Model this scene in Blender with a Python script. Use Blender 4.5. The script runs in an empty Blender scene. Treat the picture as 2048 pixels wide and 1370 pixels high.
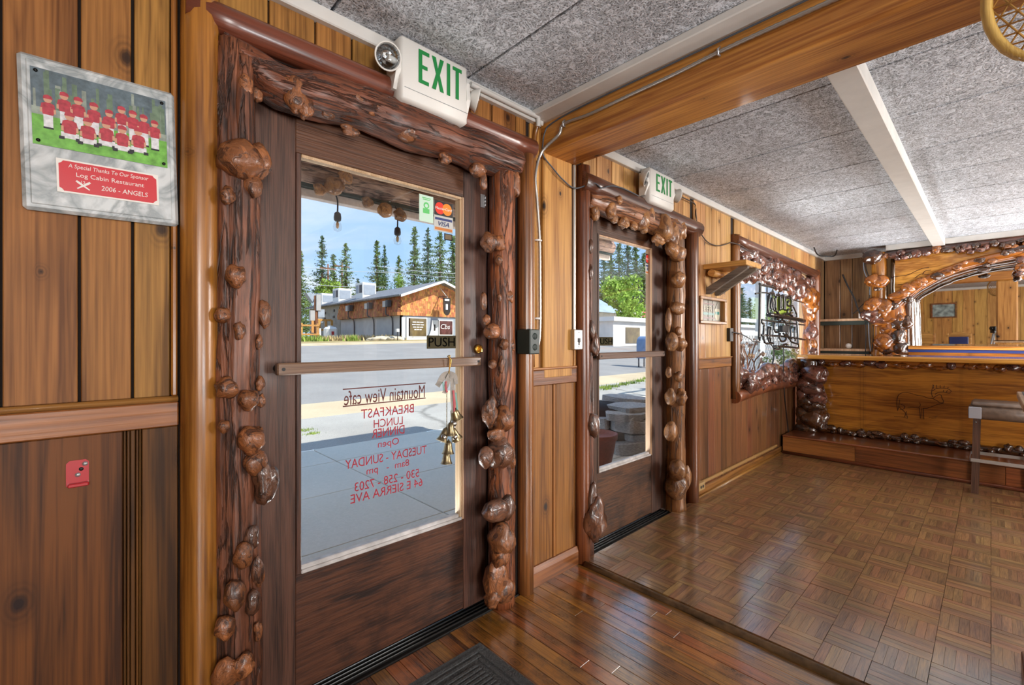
import bpy, bmesh, math, random
from mathutils import Vector, Matrix, Euler, noise as MN

# ---------------------------------------------------------------- camera, world, lights
SC = bpy.context.scene
COL = SC.collection
RND = random.Random(7)
F, U0, V0 = 905.0, 1024.0, 680.0           # focal length in pixels of the 2048 wide frame, principal column, horizon row
CAM = Vector((0.0, -1.55, 1.212))
YAW = math.atan((1982 - 1024) / F)
FWD = Vector((math.cos(YAW), math.sin(YAW), 0)); RGT = Vector((math.sin(YAW), -math.cos(YAW), 0))

cd = bpy.data.cameras.new('camera'); cam = bpy.data.objects.new('camera', cd); COL.objects.link(cam)
cd.sensor_width = 36; cd.lens = F / 2048 * 36; cd.shift_y = -(685 - V0) / 2048; cd.clip_start = 0.02; cd.clip_end = 600
cam.location = CAM; cam.rotation_euler = (math.radians(90), 0, YAW - math.radians(90))
SC.camera = cam

def lin(h):
    if isinstance(h, str):
        h = [int(h[i:i + 2], 16) / 255 for i in (0, 2, 4)]
    return tuple(c / 12.92 if c <= .04045 else ((c + .055) / 1.055) ** 2.4 for c in h) + (1.0,)

W = bpy.data.worlds.new('sky'); SC.world = W; W.use_nodes = True
nt = W.node_tree; nt.nodes.clear()
wo = nt.nodes.new('ShaderNodeOutputWorld'); bg = nt.nodes.new('ShaderNodeBackground')
tc = nt.nodes.new('ShaderNodeTexCoord'); mp = nt.nodes.new('ShaderNodeMapping'); mp.inputs['Scale'].default_value = (1.0, 1.0, 3.2)
nz = nt.nodes.new('ShaderNodeTexNoise'); nz.inputs['Scale'].default_value = 2.6; nz.inputs['Detail'].default_value = 6; nz.inputs['Distortion'].default_value = .6
cr = nt.nodes.new('ShaderNodeValToRGB'); cr.color_ramp.elements[0].position = .38; cr.color_ramp.elements[1].position = .66
cr.color_ramp.elements[0].color = lin('a3c8f0'); cr.color_ramp.elements[1].color = lin('f1f1f6')
sx = nt.nodes.new('ShaderNodeSeparateXYZ'); gr = nt.nodes.new('ShaderNodeMapRange'); gr.inputs[1].default_value = 0.0; gr.inputs[2].default_value = .75
mx = nt.nodes.new('ShaderNodeMixRGB'); mx.inputs[2].default_value = lin('94bbec')
L = nt.links.new
L(tc.outputs['Generated'], mp.inputs[0]); L(mp.outputs[0], nz.inputs['Vector']); L(nz.outputs['Fac'], cr.inputs[0])
L(tc.outputs['Generated'], sx.inputs[0]); L(sx.outputs['Z'], gr.inputs[0]); L(gr.outputs[0], mx.inputs[0]); L(cr.outputs[0], mx.inputs[1])
L(mx.outputs[0], bg.inputs[0]); bg.inputs[1].default_value = 1.4; L(bg.outputs[0], wo.inputs[0])

def light(name, kind, loc, energy, color=(1, 1, 1), **kw):
    d = bpy.data.lights.new(name, kind); d.energy = energy; d.color = color
    for k, v in kw.items():
        setattr(d, k, v)
    o = bpy.data.objects.new(name, d); o.location = loc; COL.objects.link(o)
    return o

sun = light('sun', 'SUN', (0, -10, 20), 7.4, (1, .95, .87), angle=.009)
sun.rotation_euler = Vector((-.46, .74, -.92)).to_track_quat('-Z', 'Y').to_euler()
def area(name, loc, aim, energy, sx, sy, color):
    o = light(name, 'AREA', loc, energy, color, shape='RECTANGLE', size=sx, size_y=sy)
    o.rotation_euler = (Vector(aim) - Vector(loc)).to_track_quat('-Z', 'Y').to_euler()
    return o
area('dining_room_fill_light', (-.95, -5.6, 1.45), (.9, 0, 1.9), 150, 1.2, 1.7, (1, .97, .93))  # added fill standing in for windows out of view, none is built
area('bar_room_fill_light', (6.5, -5.6, 1.5), (4.9, 0, 2.3), 290, 1.5, 1.7, (1, .97, .94))  # added fill from the bar side, the wall there has no window
area('bar_overhead_fill', (4.5, -3.4, 2.2), (4.4, -1.8, 0), 34, .8, .8, (1, .94, .85))  # invented overhead light, brightens the far room
area('dining_ceiling_fill', (1.2, -4.8, .9), (1.3, -4.0, 2.3), 100, 1.0, 1.0, (.95, .98, 1))  # added to lighten the near ceiling, no fixture stands here
area('bar_room_ceiling_fill', (6.42, -3.9, .8), (5.4, -2.6, 2.3), 70, .6, .6, (.95, .98, 1))  # added behind the bar to lighten the far ceiling
area('under_bar_fill', (6.45, -2.6, .85), (6.45, -2.6, 2.3), 26, .35, 3.0, (.97, .98, 1)).rotation_euler = (math.pi, 0, 0)  # added strip hidden by the bar, brightens the ceiling and column above
for i_, (x_, y_, w_, e_) in enumerate(((.84, .42, .6, 22), (2.46, .42, .5, 15), (5.4, .75, 2.2, 120))):   # added hidden lamps in place of daylight thrown up by the sunlit pavement
    area('pavement_bounce_fill', (x_, y_, (.10, .10, .42)[i_]), (x_, y_ - .55, 1.4), e_, w_, .35 if i_ < 2 else .6, (1, .98, .95))
SC.view_settings.view_transform = 'Standard'; SC.view_settings.look = 'None'
SC.view_settings.exposure = 0.0; SC.view_settings.gamma = 1.0; SC.view_settings.use_curve_mapping = False
try:
    SC.cycles.use_denoising = True; SC.cycles.max_bounces = 10; SC.cycles.transparent_max_bounces = 24
    SC.cycles.sample_clamp_indirect = 6; SC.cycles.caustics_reflective = False; SC.cycles.caustics_refractive = False
except Exception:
    pass

# ---------------------------------------------------------------- helpers: points
def ray(u, v):
    return FWD + RGT * ((u - U0) / F) + Vector((0, 0, (V0 - v) / F))
def at_y(u, v, y=0.0):                      # the point seen at (u, v) on the plane parallel to the door wall
    r = ray(u, v); return CAM + r * ((y - CAM.y) / r.y)
def at_x(u, v, x):
    r = ray(u, v); return CAM + r * ((x - CAM.x) / r.x)
def at_z(u, v, z=0.0):
    r = ray(u, v); return CAM + r * ((z - CAM.z) / r.z)
def X(u, y=0.0): return at_y(u, V0, y).x
def Z(u, v, y=0.0): return at_y(u, v, y).z

# ---------------------------------------------------------------- helpers: objects
_wm = {}
def wmat(o):
    if o is None: return Matrix()
    return wmat(o.parent) @ o.matrix_parent_inverse @ Matrix.LocRotScale(o.location, o.rotation_euler, o.scale)
def attach(o, p, local=False):
    if p is not None:
        o.parent = p
        if not local: o.matrix_parent_inverse = wmat(p).inverted()
    return o
def tag(o, label=None, cat=None, group=None, kind=None):
    if label: o['label'] = label
    if cat: o['category'] = cat
    if group: o['group'] = group
    if kind: o['kind'] = kind
    return o
def empty(name, loc, label, cat, group=None, rot=(0, 0, 0)):
    o = bpy.data.objects.new(name, None); o.location = loc; o.rotation_euler = rot; o.empty_display_size = .05
    COL.objects.link(o); return tag(o, label, cat, group)
def mesh_of(bm, name, mats, smooth=False):
    me = bpy.data.meshes.new(name)
    bmesh.ops.recalc_face_normals(bm, faces=bm.faces)
    bm.to_mesh(me); bm.free()
    for m in (mats if isinstance(mats, (list, tuple)) else [mats]): me.materials.append(m)
    if smooth:
        for p in me.polygons: p.use_smooth = True
    return me
def put(name, bm, mats, parent=None, smooth=False, local=False):
    me = mesh_of(bm, name, mats, smooth) if not isinstance(bm, bpy.types.Mesh) else bm
    o = bpy.data.objects.new(name, me); COL.objects.link(o)
    return attach(o, parent, local)
def copy_tree(o, parent=None):
    c = o.copy(); COL.objects.link(c); c.parent = parent
    for ch in [k for k in o.children]: copy_tree(ch, c)
    return c
def auto(o, ang=40):
    me = o.data
    for p in me.polygons: p.use_smooth = True
    try: me.set_sharp_from_angle(angle=math.radians(ang))
    except Exception: pass
    return o

NB = bmesh.new
def add_box(bm, lo, hi, mi=0, bev=0.0, M=None):
    r = bmesh.ops.create_cube(bm, size=1.0); vs = r['verts']
    lo = Vector(lo); hi = Vector(hi); c = (lo + hi) / 2; d = hi - lo
    for v in vs: v.co = Vector((v.co.x * d.x, v.co.y * d.y, v.co.z * d.z)) + c
    fs = list({f for v in vs for f in v.link_faces})
    if bev:
        es = list({e for v in vs for e in v.link_edges})
        rb = bmesh.ops.bevel(bm, geom=es, offset=bev, segments=1, affect='EDGES', profile=.5)
        fs = list(set(rb['faces']) | {f for f in fs if f.is_valid}); vs = list({v for f in fs for v in f.verts})
    for f in fs: f.material_index = mi
    if M is not None:
        for v in vs: v.co = M @ v.co
    return vs
def frames(pts):
    pts = [Vector(p) for p in pts]; n = len(pts); T = []
    for i in range(n):
        a = pts[max(i - 1, 0)]; b = pts[min(i + 1, n - 1)]; t = b - a
        T.append(t.normalized() if t.length > 1e-9 else Vector((0, 0, 1)))
    up = Vector((0, 0, 1)) if abs(T[0].z) < .9 else Vector((0, -1, 0))
    N = (up - T[0] * up.dot(T[0])).normalized(); out = []
    for i in range(n):
        N = (N - T[i] * N.dot(T[i]))
        N = N.normalized() if N.length > 1e-6 else T[i].orthogonal().normalized()
        out.append((pts[i], N, T[i].cross(N)))
    return out
def add_tube(bm, pts, r, seg=8, mi=0, caps=True, fn=None):
    fr = frames(pts); rings = []
    for i, (p, n, b) in enumerate(fr):
        ri = r[i] if isinstance(r, (list, tuple)) else r
        ring = []
        for k in range(seg):
            a = 2 * math.pi * k / seg
            d = n * math.cos(a) + b * math.sin(a)
            rr = ri if fn is None else ri * fn(i, a, p, d)
            ring.append(bm.verts.new(p + d * rr))
        rings.append(ring)
    for i in range(len(rings) - 1):
        for k in range(seg):
            f = bm.faces.new((rings[i][k], rings[i][(k + 1) % seg], rings[i + 1][(k + 1) % seg], rings[i + 1][k])); f.material_index = mi; f.smooth = True
    if caps:
        for ring in (rings[0][::-1], rings[-1]):
            f = bm.faces.new(ring); f.material_index = mi
    return rings
def smooth_path(pts, n=6):
    P = [Vector(p) for p in pts]
    if len(P) < 3:
        return [P[0].lerp(P[-1], i / n) for i in range(n + 1)]
    out = []
    for i in range(len(P) - 1):
        p0 = P[max(i - 1, 0)]; p1 = P[i]; p2 = P[i + 1]; p3 = P[min(i + 2, len(P) - 1)]
        for k in range(n):
            t = k / n
            out.append(.5 * ((2 * p1) + (p2 - p0) * t + (2 * p0 - 5 * p1 + 4 * p2 - p3) * t * t + (3 * p1 - p0 - 3 * p2 + p3) * t ** 3))
    out.append(P[-1]); return out
def add_lathe(bm, prof, M=None, seg=24, mi=0, caps=True, flat=False):
    M = M or Matrix(); rings = []
    for (r, z) in prof:
        rings.append([bm.verts.new(M @ Vector((max(r, 1e-5) * math.cos(2 * math.pi * k / seg), max(r, 1e-5) * math.sin(2 * math.pi * k / seg), z))) for k in range(seg)])
    for i in range(len(rings) - 1):
        for k in range(seg):
            f = bm.faces.new((rings[i][k], rings[i][(k + 1) % seg], rings[i + 1][(k + 1) % seg], rings[i + 1][k])); f.material_index = mi; f.smooth = not flat
    for ring in ((rings[0][::-1], rings[-1]) if caps else ()):
        f = bm.faces.new(ring); f.material_index = mi
def add_prism(bm, poly, fn, d0, d1, mi=0):
    a = [bm.verts.new(fn(x, y, d0)) for x, y in poly]; b = [bm.verts.new(fn(x, y, d1)) for x, y in poly]; n = len(poly)
    fs = [bm.faces.new(a[::-1]), bm.faces.new(b)]
    for i in range(n): fs.append(bm.faces.new((a[i], a[(i + 1) % n], b[(i + 1) % n], b[i])))
    for f in fs: f.material_index = mi
    return fs
def box(name, lo, hi, mat, parent=None, bev=0.0, smooth=False):
    lo = Vector(lo); hi = Vector(hi); c = (lo + hi) / 2
    bm = NB(); add_box(bm, lo - c, hi - c, 0, bev)
    me = mesh_of(bm, name, mat); o = bpy.data.objects.new(name, me); COL.objects.link(o); o.location = c
    return attach(o, parent)
def tube(name, pts, r, mat, parent=None, seg=8, n=5, smooth=True):
    bm = NB(); add_tube(bm, smooth_path(pts, n) if n else pts, r, seg)
    return put(name, bm, mat, parent)
def text(name, body, size, loc, rot, mat, parent=None, depth=.0006, align='CENTER', sx=1.0, bold=0.0, shear=0.0, space=1.0):
    c = bpy.data.curves.new(name, 'FONT'); c.body = body; c.size = size; c.align_x = align; c.align_y = 'CENTER'; c.extrude = depth; c.offset = bold; c.shear = shear
    c.space_character = space; c.resolution_u = 3; c.materials.append(mat)
    o = bpy.data.objects.new(name, c); o.location = loc; o.rotation_euler = rot; o.scale = (sx, 1, 1); COL.objects.link(o)
    return attach(o, parent)
H = math.pi / 2

# ---------------------------------------------------------------- helpers: materials
def newmat(name):
    m = bpy.data.materials.new(name); m.use_nodes = True; t = m.node_tree
    b = t.nodes['Principled BSDF']; return m, t, b
def setp(b, **k):
    for kk, v in k.items():
        b.inputs[kk.replace('_', ' ')].default_value = v
def plain(name, col, rough=.5, metal=0.0, coat=0.0, emit=0.0, var=0.0, bump=0.0, bscale=40, spec=.5):
    m, t, b = newmat(name); c = lin(col)
    setp(b, Base_Color=c, Roughness=rough, Metallic=metal, Coat_Weight=coat, Specular_IOR_Level=spec)
    if emit: setp(b, Emission_Color=c, Emission_Strength=emit)
    if var or bump:
        tc = t.nodes.new('ShaderNodeTexCoord'); n = t.nodes.new('ShaderNodeTexNoise'); n.inputs['Scale'].default_value = bscale; n.inputs['Detail'].default_value = 5
        t.links.new(tc.outputs['Object'], n.inputs['Vector'])
        if var:
            r = t.nodes.new('ShaderNodeValToRGB'); r.color_ramp.elements[0].position = .3; r.color_ramp.elements[1].position = .7
            r.color_ramp.elements[0].color = tuple(x * (1 - var) for x in c[:3]) + (1,); r.color_ramp.elements[1].color = tuple(min(1, x * (1 + var)) for x in c[:3]) + (1,)
            t.links.new(n.outputs['Fac'], r.inputs[0]); t.links.new(r.outputs[0], b.inputs['Base Color'])
        if bump:
            bp = t.nodes.new('ShaderNodeBump'); bp.inputs['Strength'].default_value = bump; bp.inputs['Distance'].default_value = .01
            t.links.new(n.outputs['Fac'], bp.inputs['Height']); t.links.new(bp.outputs[0], b.inputs['Normal'])
    return m
def nn(t, kind, **k):
    n = t.nodes.new('ShaderNode' + kind)
    for a, v in k.items():
        if a in n.inputs: n.inputs[a].default_value = v
        else: setattr(n, a, v)
    return n
def mathn(t, op, a, b=None, c=None):
    n = t.nodes.new('ShaderNodeMath'); n.operation = op
    for i, x in enumerate((a, b, c)):
        if x is None: continue
        if isinstance(x, (int, float)): n.inputs[i].default_value = x
        else: t.links.new(x, n.inputs[i])
    return n.outputs[0]
def maprange(t, v, a, b, c, d):
    n = t.nodes.new('ShaderNodeMapRange'); t.links.new(v, n.inputs[0])
    for i, x in enumerate((a, b, c, d)): n.inputs[i + 1].default_value = x
    return n.outputs[0]
def mixc(t, fac, a, b, mode='MIX'):
    n = t.nodes.new('ShaderNodeMixRGB'); n.blend_type = mode
    for i, x in enumerate((fac, a, b)):
        if isinstance(x, (int, float)): n.inputs[i].default_value = x
        elif isinstance(x, tuple): n.inputs[i].default_value = x
        else: t.links.new(x, n.inputs[i])
    return n.outputs[0]
def wood(name, light, dark, axis='Z', rough=.45, coat=0.0, spec=.5, coat_rough=.1, knots=.5, var=.14, ring=.35, knotcol='1f0e06', across=9.0, along=.55, bump=.25, worn=0.0, worncol='1c100a', coat_ior=1.5, island=False, knotscale=2.4):
    m, t, b = newmat(name); lk = t.links.new
    tc = nn(t, 'TexCoord'); oi = nn(t, 'ObjectInfo')
    off = nn(t, 'VectorMath', operation='MULTIPLY_ADD'); off.inputs[1].default_value = (17.3, 9.1, 23.7)
    cmb = nn(t, 'CombineXYZ')
    rnd = oi.outputs['Random']
    if island:
        ge = nn(t, 'NewGeometry'); rnd = mathn(t, 'FRACT', mathn(t, 'ADD', rnd, ge.outputs['Random Per Island']))
    for i in range(3): lk(rnd, cmb.inputs[i])
    lk(cmb.outputs[0], off.inputs[0]); lk(tc.outputs['Object'], off.inputs[2])
    sc = [across, across, across]; sc['XYZ'.index(axis)] = along
    fine = [across * 14, across * 14, across * 14]; fine['XYZ'.index(axis)] = along * 5
    mp = nn(t, 'Mapping'); mp.inputs['Scale'].default_value = sc; lk(off.outputs[0], mp.inputs[0])
    n1 = nn(t, 'TexNoise', Scale=1.0, Detail=4.0, Distortion=.5); lk(mp.outputs[0], n1.inputs['Vector'])
    mf = nn(t, 'Mapping'); mf.inputs['Scale'].default_value = fine; lk(off.outputs[0], mf.inputs[0])
    n2 = nn(t, 'TexNoise', Scale=1.0, Detail=3.0); lk(mf.outputs[0], n2.inputs['Vector'])
    rg = mathn(t, 'POWER', mathn(t, 'PINGPONG', mathn(t, 'MULTIPLY', n1.outputs['Fac'], 11.0), 1.0), 3.0)
    fac = mathn(t, 'ADD', mathn(t, 'MULTIPLY', n1.outputs['Fac'], .5), mathn(t, 'MULTIPLY', n2.outputs['Fac'], .5))
    fac = mathn(t, 'ADD', maprange(t, fac, .36, .62, 0, 1), mathn(t, 'MULTIPLY', rg, -ring))
    cr = nn(t, 'ValToRGB'); e = cr.color_ramp.elements; e[0].position = 0.0; e[1].position = .85; e[0].color = lin(dark); e[1].color = lin(light)
    lk(fac, cr.inputs[0]); col = cr.outputs[0]
    if knots:
        sp = nn(t, 'SeparateXYZ'); lk(off.outputs[0], sp.inputs[0]); cb = nn(t, 'CombineXYZ'); lk(sp.outputs['X'] if axis != 'Z' else mathn(t, 'ADD', sp.outputs['X'], sp.outputs['Y']), cb.inputs[0]); lk(sp.outputs['Y' if axis == 'Y' else 'Z'], cb.inputs[1])
        mk = nn(t, 'Mapping'); ks = [knotscale * 1.25] * 3; ks[0 if axis == 'X' else 1] = knotscale * .8; mk.inputs['Scale'].default_value = ks; lk(cb.outputs[0], mk.inputs[0])
        vo = nn(t, 'TexVoronoi', Scale=1.0); vo.voronoi_dimensions = '2D'; lk(mk.outputs[0], vo.inputs['Vector'])
        dn = mathn(t, 'ADD', vo.outputs['Distance'], mathn(t, 'MULTIPLY', n2.outputs['Fac'], .02))
        halo = maprange(t, dn, .05, .2, .6, 0); col = mixc(t, mathn(t, 'MULTIPLY', halo, knots), col, lin(dark))
        vs = nn(t, 'SeparateXYZ'); lk(vo.outputs['Color'], vs.inputs[0]); dn = mathn(t, 'DIVIDE', dn, mathn(t, 'ADD', mathn(t, 'MULTIPLY', vs.outputs['X'], .8), .35))
        rgk = mathn(t, 'PINGPONG', mathn(t, 'MULTIPLY', dn, 60.0), 1.0); col = mixc(t, mathn(t, 'MULTIPLY', maprange(t, dn, .05, .14, .5, 0), rgk), col, lin(knotcol))
        kf = maprange(t, dn, .035, .055, 1, 0); col = mixc(t, mathn(t, 'MULTIPLY', kf, min(1.0, knots * 1.25)), col, lin(knotcol))
    if worn:
        n3 = nn(t, 'TexNoise', Scale=5.0, Detail=8.0, Roughness=.7); lk(tc.outputs['Object'], n3.inputs['Vector'])
        wf = maprange(t, n3.outputs['Fac'], .5, .66, 0, worn); col = mixc(t, wf, col, lin(worncol))
    hv = nn(t, 'HueSaturation'); lk(col, hv.inputs['Color'])
    lk(maprange(t, rnd, 0, 1, 1 - var, 1 + var), hv.inputs['Value']); lk(maprange(t, mathn(t, 'FRACT', mathn(t, 'MULTIPLY', rnd, 7.13)), 0, 1, .5 - var * .07, .5 + var * .07), hv.inputs['Hue'])
    lk(hv.outputs[0], b.inputs['Base Color'])
    setp(b, Roughness=rough, Coat_Weight=coat, Coat_Roughness=coat_rough, Coat_IOR=coat_ior, Specular_IOR_Level=spec)
    if bump:
        bp = nn(t, 'Bump', Strength=bump, Distance=.004); lk(n2.outputs['Fac'], bp.inputs['Height']); lk(bp.outputs[0], b.inputs['Normal'])
    return m
def burlwood(name, light, dark, rough=.4, coat=.5, coat_rough=.12, scale=9.0, bump=.5, coat_ior=1.5, crack=True):
    m, t, b = newmat(name); lk = t.links.new
    tc = nn(t, 'TexCoord'); oi = nn(t, 'ObjectInfo')
    off = nn(t, 'VectorMath', operation='ADD'); cmb = nn(t, 'CombineXYZ')
    for i in range(3): lk(mathn(t, 'MULTIPLY', oi.outputs['Random'], 11.0 + i * 7), cmb.inputs[i])
    lk(tc.outputs['Generated'], off.inputs[0]); lk(cmb.outputs[0], off.inputs[1])
    n1 = nn(t, 'TexNoise', Scale=scale * .25, Detail=3.0, Distortion=1.2); lk(off.outputs[0], n1.inputs['Vector'])
    n2 = nn(t, 'TexNoise', Scale=scale * 1.6, Detail=4.0, Distortion=.5); lk(off.outputs[0], n2.inputs['Vector'])
    rg = mathn(t, 'PINGPONG', mathn(t, 'MULTIPLY', n1.outputs['Fac'], 12.0), 1.0)
    fac = mathn(t, 'ADD', mathn(t, 'MULTIPLY', n1.outputs['Fac'], .95), mathn(t, 'ADD', mathn(t, 'MULTIPLY', n2.outputs['Fac'], .14), mathn(t, 'MULTIPLY', rg, -.14)))
    cr = nn(t, 'ValToRGB'); e = cr.color_ramp.elements; e[0].position = .3; e[1].position = .68; e[0].color = lin(dark); e[1].color = lin(light)
    lk(fac, cr.inputs[0])
    n3 = nn(t, 'TexNoise', Scale=scale * .2, Detail=2.0, Distortion=.8); lk(off.outputs[0], n3.inputs['Vector'])
    ck = maprange(t, mathn(t, 'ABSOLUTE', mathn(t, 'SUBTRACT', n3.outputs['Fac'], .47)), 0, .007, .8 if crack else 0, 0)
    hv = nn(t, 'HueSaturation'); lk(mixc(t, ck, cr.outputs[0], lin('0e0704')), hv.inputs['Color']); lk(maprange(t, oi.outputs['Random'], 0, 1, .75, 1.25), hv.inputs['Value']); lk(hv.outputs[0], b.inputs['Base Color'])
    setp(b, Roughness=rough, Coat_Weight=coat, Coat_Roughness=coat_rough, Coat_IOR=coat_ior)
    bp = nn(t, 'Bump', Strength=bump * .7, Distance=.005); lk(mathn(t, 'SUBTRACT', mathn(t, 'ADD', n2.outputs['Fac'], mathn(t, 'MULTIPLY', rg, .5)), mathn(t, 'MULTIPLY', ck, 1.2)), bp.inputs['Height']); lk(bp.outputs[0], b.inputs['Normal'])
    return m
def barklog(name, light, dark, axis='Z', rough=.5, coat=.25, groove=1.0):
    m, t, b = newmat(name); lk = t.links.new
    tc = nn(t, 'TexCoord'); mp = nn(t, 'Mapping'); s = [16.0, 16.0, 16.0]; s['XYZ'.index(axis)] = 1.6; mp.inputs['Scale'].default_value = s
    lk(tc.outputs['Object'], mp.inputs[0])
    n1 = nn(t, 'TexNoise', Scale=1.0, Detail=6.0, Distortion=.9, Roughness=.6); lk(mp.outputs[0], n1.inputs['Vector'])
    n2 = nn(t, 'TexNoise', Scale=5.0, Detail=5.0, Distortion=.3); lk(tc.outputs['Object'], n2.inputs['Vector'])
    n3 = nn(t, 'TexNoise', Scale=6.0, Detail=4.0, Distortion=.4); lk(mp.outputs[0], n3.inputs['Vector'])
    crack = maprange(t, mathn(t, 'ABSOLUTE', mathn(t, 'SUBTRACT', n1.outputs['Fac'], .5)), 0, .035, 1, 0)
    fac = mathn(t, 'ADD', mathn(t, 'MULTIPLY', n3.outputs['Fac'], .5), mathn(t, 'MULTIPLY', n2.outputs['Fac'], .5))
    cr = nn(t, 'ValToRGB'); e = cr.color_ramp.elements; e[0].position = .36; e[1].position = .66; e[0].color = lin(dark); e[1].color = lin(light); lk(fac, cr.inputs[0])
    col = mixc(t, mathn(t, 'MULTIPLY', crack, .8), cr.outputs[0], lin('120a07')); lk(col, b.inputs['Base Color'])
    setp(b, Roughness=rough, Coat_Weight=coat, Coat_Roughness=.25)
    bp = nn(t, 'Bump', Strength=.7, Distance=.01); lk(mathn(t, 'SUBTRACT', mathn(t, 'MULTIPLY', n3.outputs['Fac'], .5), mathn(t, 'MULTIPLY', crack, groove)), bp.inputs['Height']); lk(bp.outputs[0], b.inputs['Normal'])
    return m
def glassmat(name, tint=(.97, .98, .98), extra=0.0):
    m = bpy.data.materials.new(name); m.use_nodes = True; t = m.node_tree; t.nodes.clear()
    o = nn(t, 'OutputMaterial'); tr = nn(t, 'BsdfTransparent'); gl = nn(t, 'BsdfGlossy', Roughness=.02); lw = nn(t, 'LayerWeight', Blend=.5); ms = nn(t, 'MixShader')
    tr.inputs[0].default_value = tint + (1,)
    t.links.new(mathn(t, 'ADD', mathn(t, 'MULTIPLY', mathn(t, 'POWER', lw.outputs['Facing'], 5.0), .8), .035), ms.inputs[0]); t.links.new(tr.outputs[0], ms.inputs[1]); t.links.new(gl.outputs[0], ms.inputs[2]); t.links.new(ms.outputs[0], o.inputs[0])
    return m
# ---------------------------------------------------------------- materials of the room
M = {}
M['plank_up'] = wood('amber_pine', 'a5733a', '69431c', 'Z', .55, 0, .3, ring=.45, knots=.7)
M['plank_low'] = wood('shaded_brown_pine', '6e461d', '3b230d', 'Z', .55, 0, .3, ring=.45, knots=.85)  # darker varnish, darkened further in colour for light falling off towards the floor
M['plank_mid'] = wood('honey_pine', 'cf9a52', '96622c', 'Z', .5, .1, .4, ring=.25, knots=.8, var=.06)
M['plank_midlow'] = wood('dark_honey_pine', 'a06a34', '6b421f', 'Z', .5, .1, .4, ring=.3, knots=.95, var=.08)
M['plank_far'] = wood('pale_pine', 'd3a569', '9c6d38', 'Z', .45, .2, ring=.25, knots=.7, var=.13)
M['plank_farlow'] = wood('red_brown_pine', '8a5a39', '54341f', 'Z', .38, .4, ring=.3, knots=.8, var=.16)
M['plank_end'] = wood('grey_brown_pine', 'a58058', '6b4d30', 'Z', .45, .25, ring=.3, knots=.6)
M['rail'] = wood('rail_pine', '9a6530', '633b1a', 'X', .4, .3, ring=.5, knots=.4, across=6)
M['railtrim'] = wood('rail_bead', 'a8763c', '75491f', 'X', .4, .3, ring=.2, knots=0)
M['casing'] = wood('casing_log', 'b0742f', '734416', 'Z', .34, .5, coat_rough=.2, ring=.35, knots=.8, across=7, knotscale=3)
M['casing_red'] = wood('red_casing_log', '74412a', '3f2115', 'X', .34, .5, coat_rough=.18, ring=.25, knots=.3, across=8)
M['casing_redv'] = wood('red_casing_pole', '935a30', '55301a', 'Z', .34, .5, coat_rough=.18, ring=.25, knots=.6, across=8, knotscale=3.2)
M['dark'] = plain('wall_backing_brown', '1c110b', .9)
M['door'] = wood('dark_oak', '5e4030', '2a1a12', 'Z', .5, .08, ring=.1, knots=0, across=30, along=1.4, bump=.5)
M['doorh'] = wood('dark_oak_rail', '633c28', '301b12', 'X', .5, .08, ring=.25, knots=0, across=14, along=1.0, bump=.5)
M['panel'] = wood('scuffed_door_panel', '5f3c24', '27170e', 'X', .5, .08, ring=.1, knots=0, across=10, along=2.0, worn=.75, bump=.3)
M['beam'] = wood('beam_fir', 'dda04a', '9a5f24', 'Y', .5, .15, ring=.35, knots=.7, across=7, knotscale=2)
M['white'] = plain('white_paint', 'd2d1cd', .5, var=.05, bump=.1, bscale=12)
M['oak_floor'] = wood('worn_strip_oak', 'a86a2c', '4a2b13', 'Y', .34, .75, coat_rough=.17, ring=.2, knots=.25, across=16, along=.8, var=.26, worn=.9, worncol='150c07', coat_ior=3.6, bump=.3)
M['parquet'] = wood('parquet_oak', 'a07a50', '5a4028', 'Y', .36, .8, coat_rough=.15, ring=.12, knots=0, across=40, along=3.5, var=.24, coat_ior=3.4, island=True, bump=.35)
M['darkstrip'] = plain('worn_brown_strip', '5c4730', .4, var=.5, bscale=25)
M['rubber'] = plain('black_metal_sill', '141312', .42, metal=.2, var=.5, bscale=18)

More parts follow.
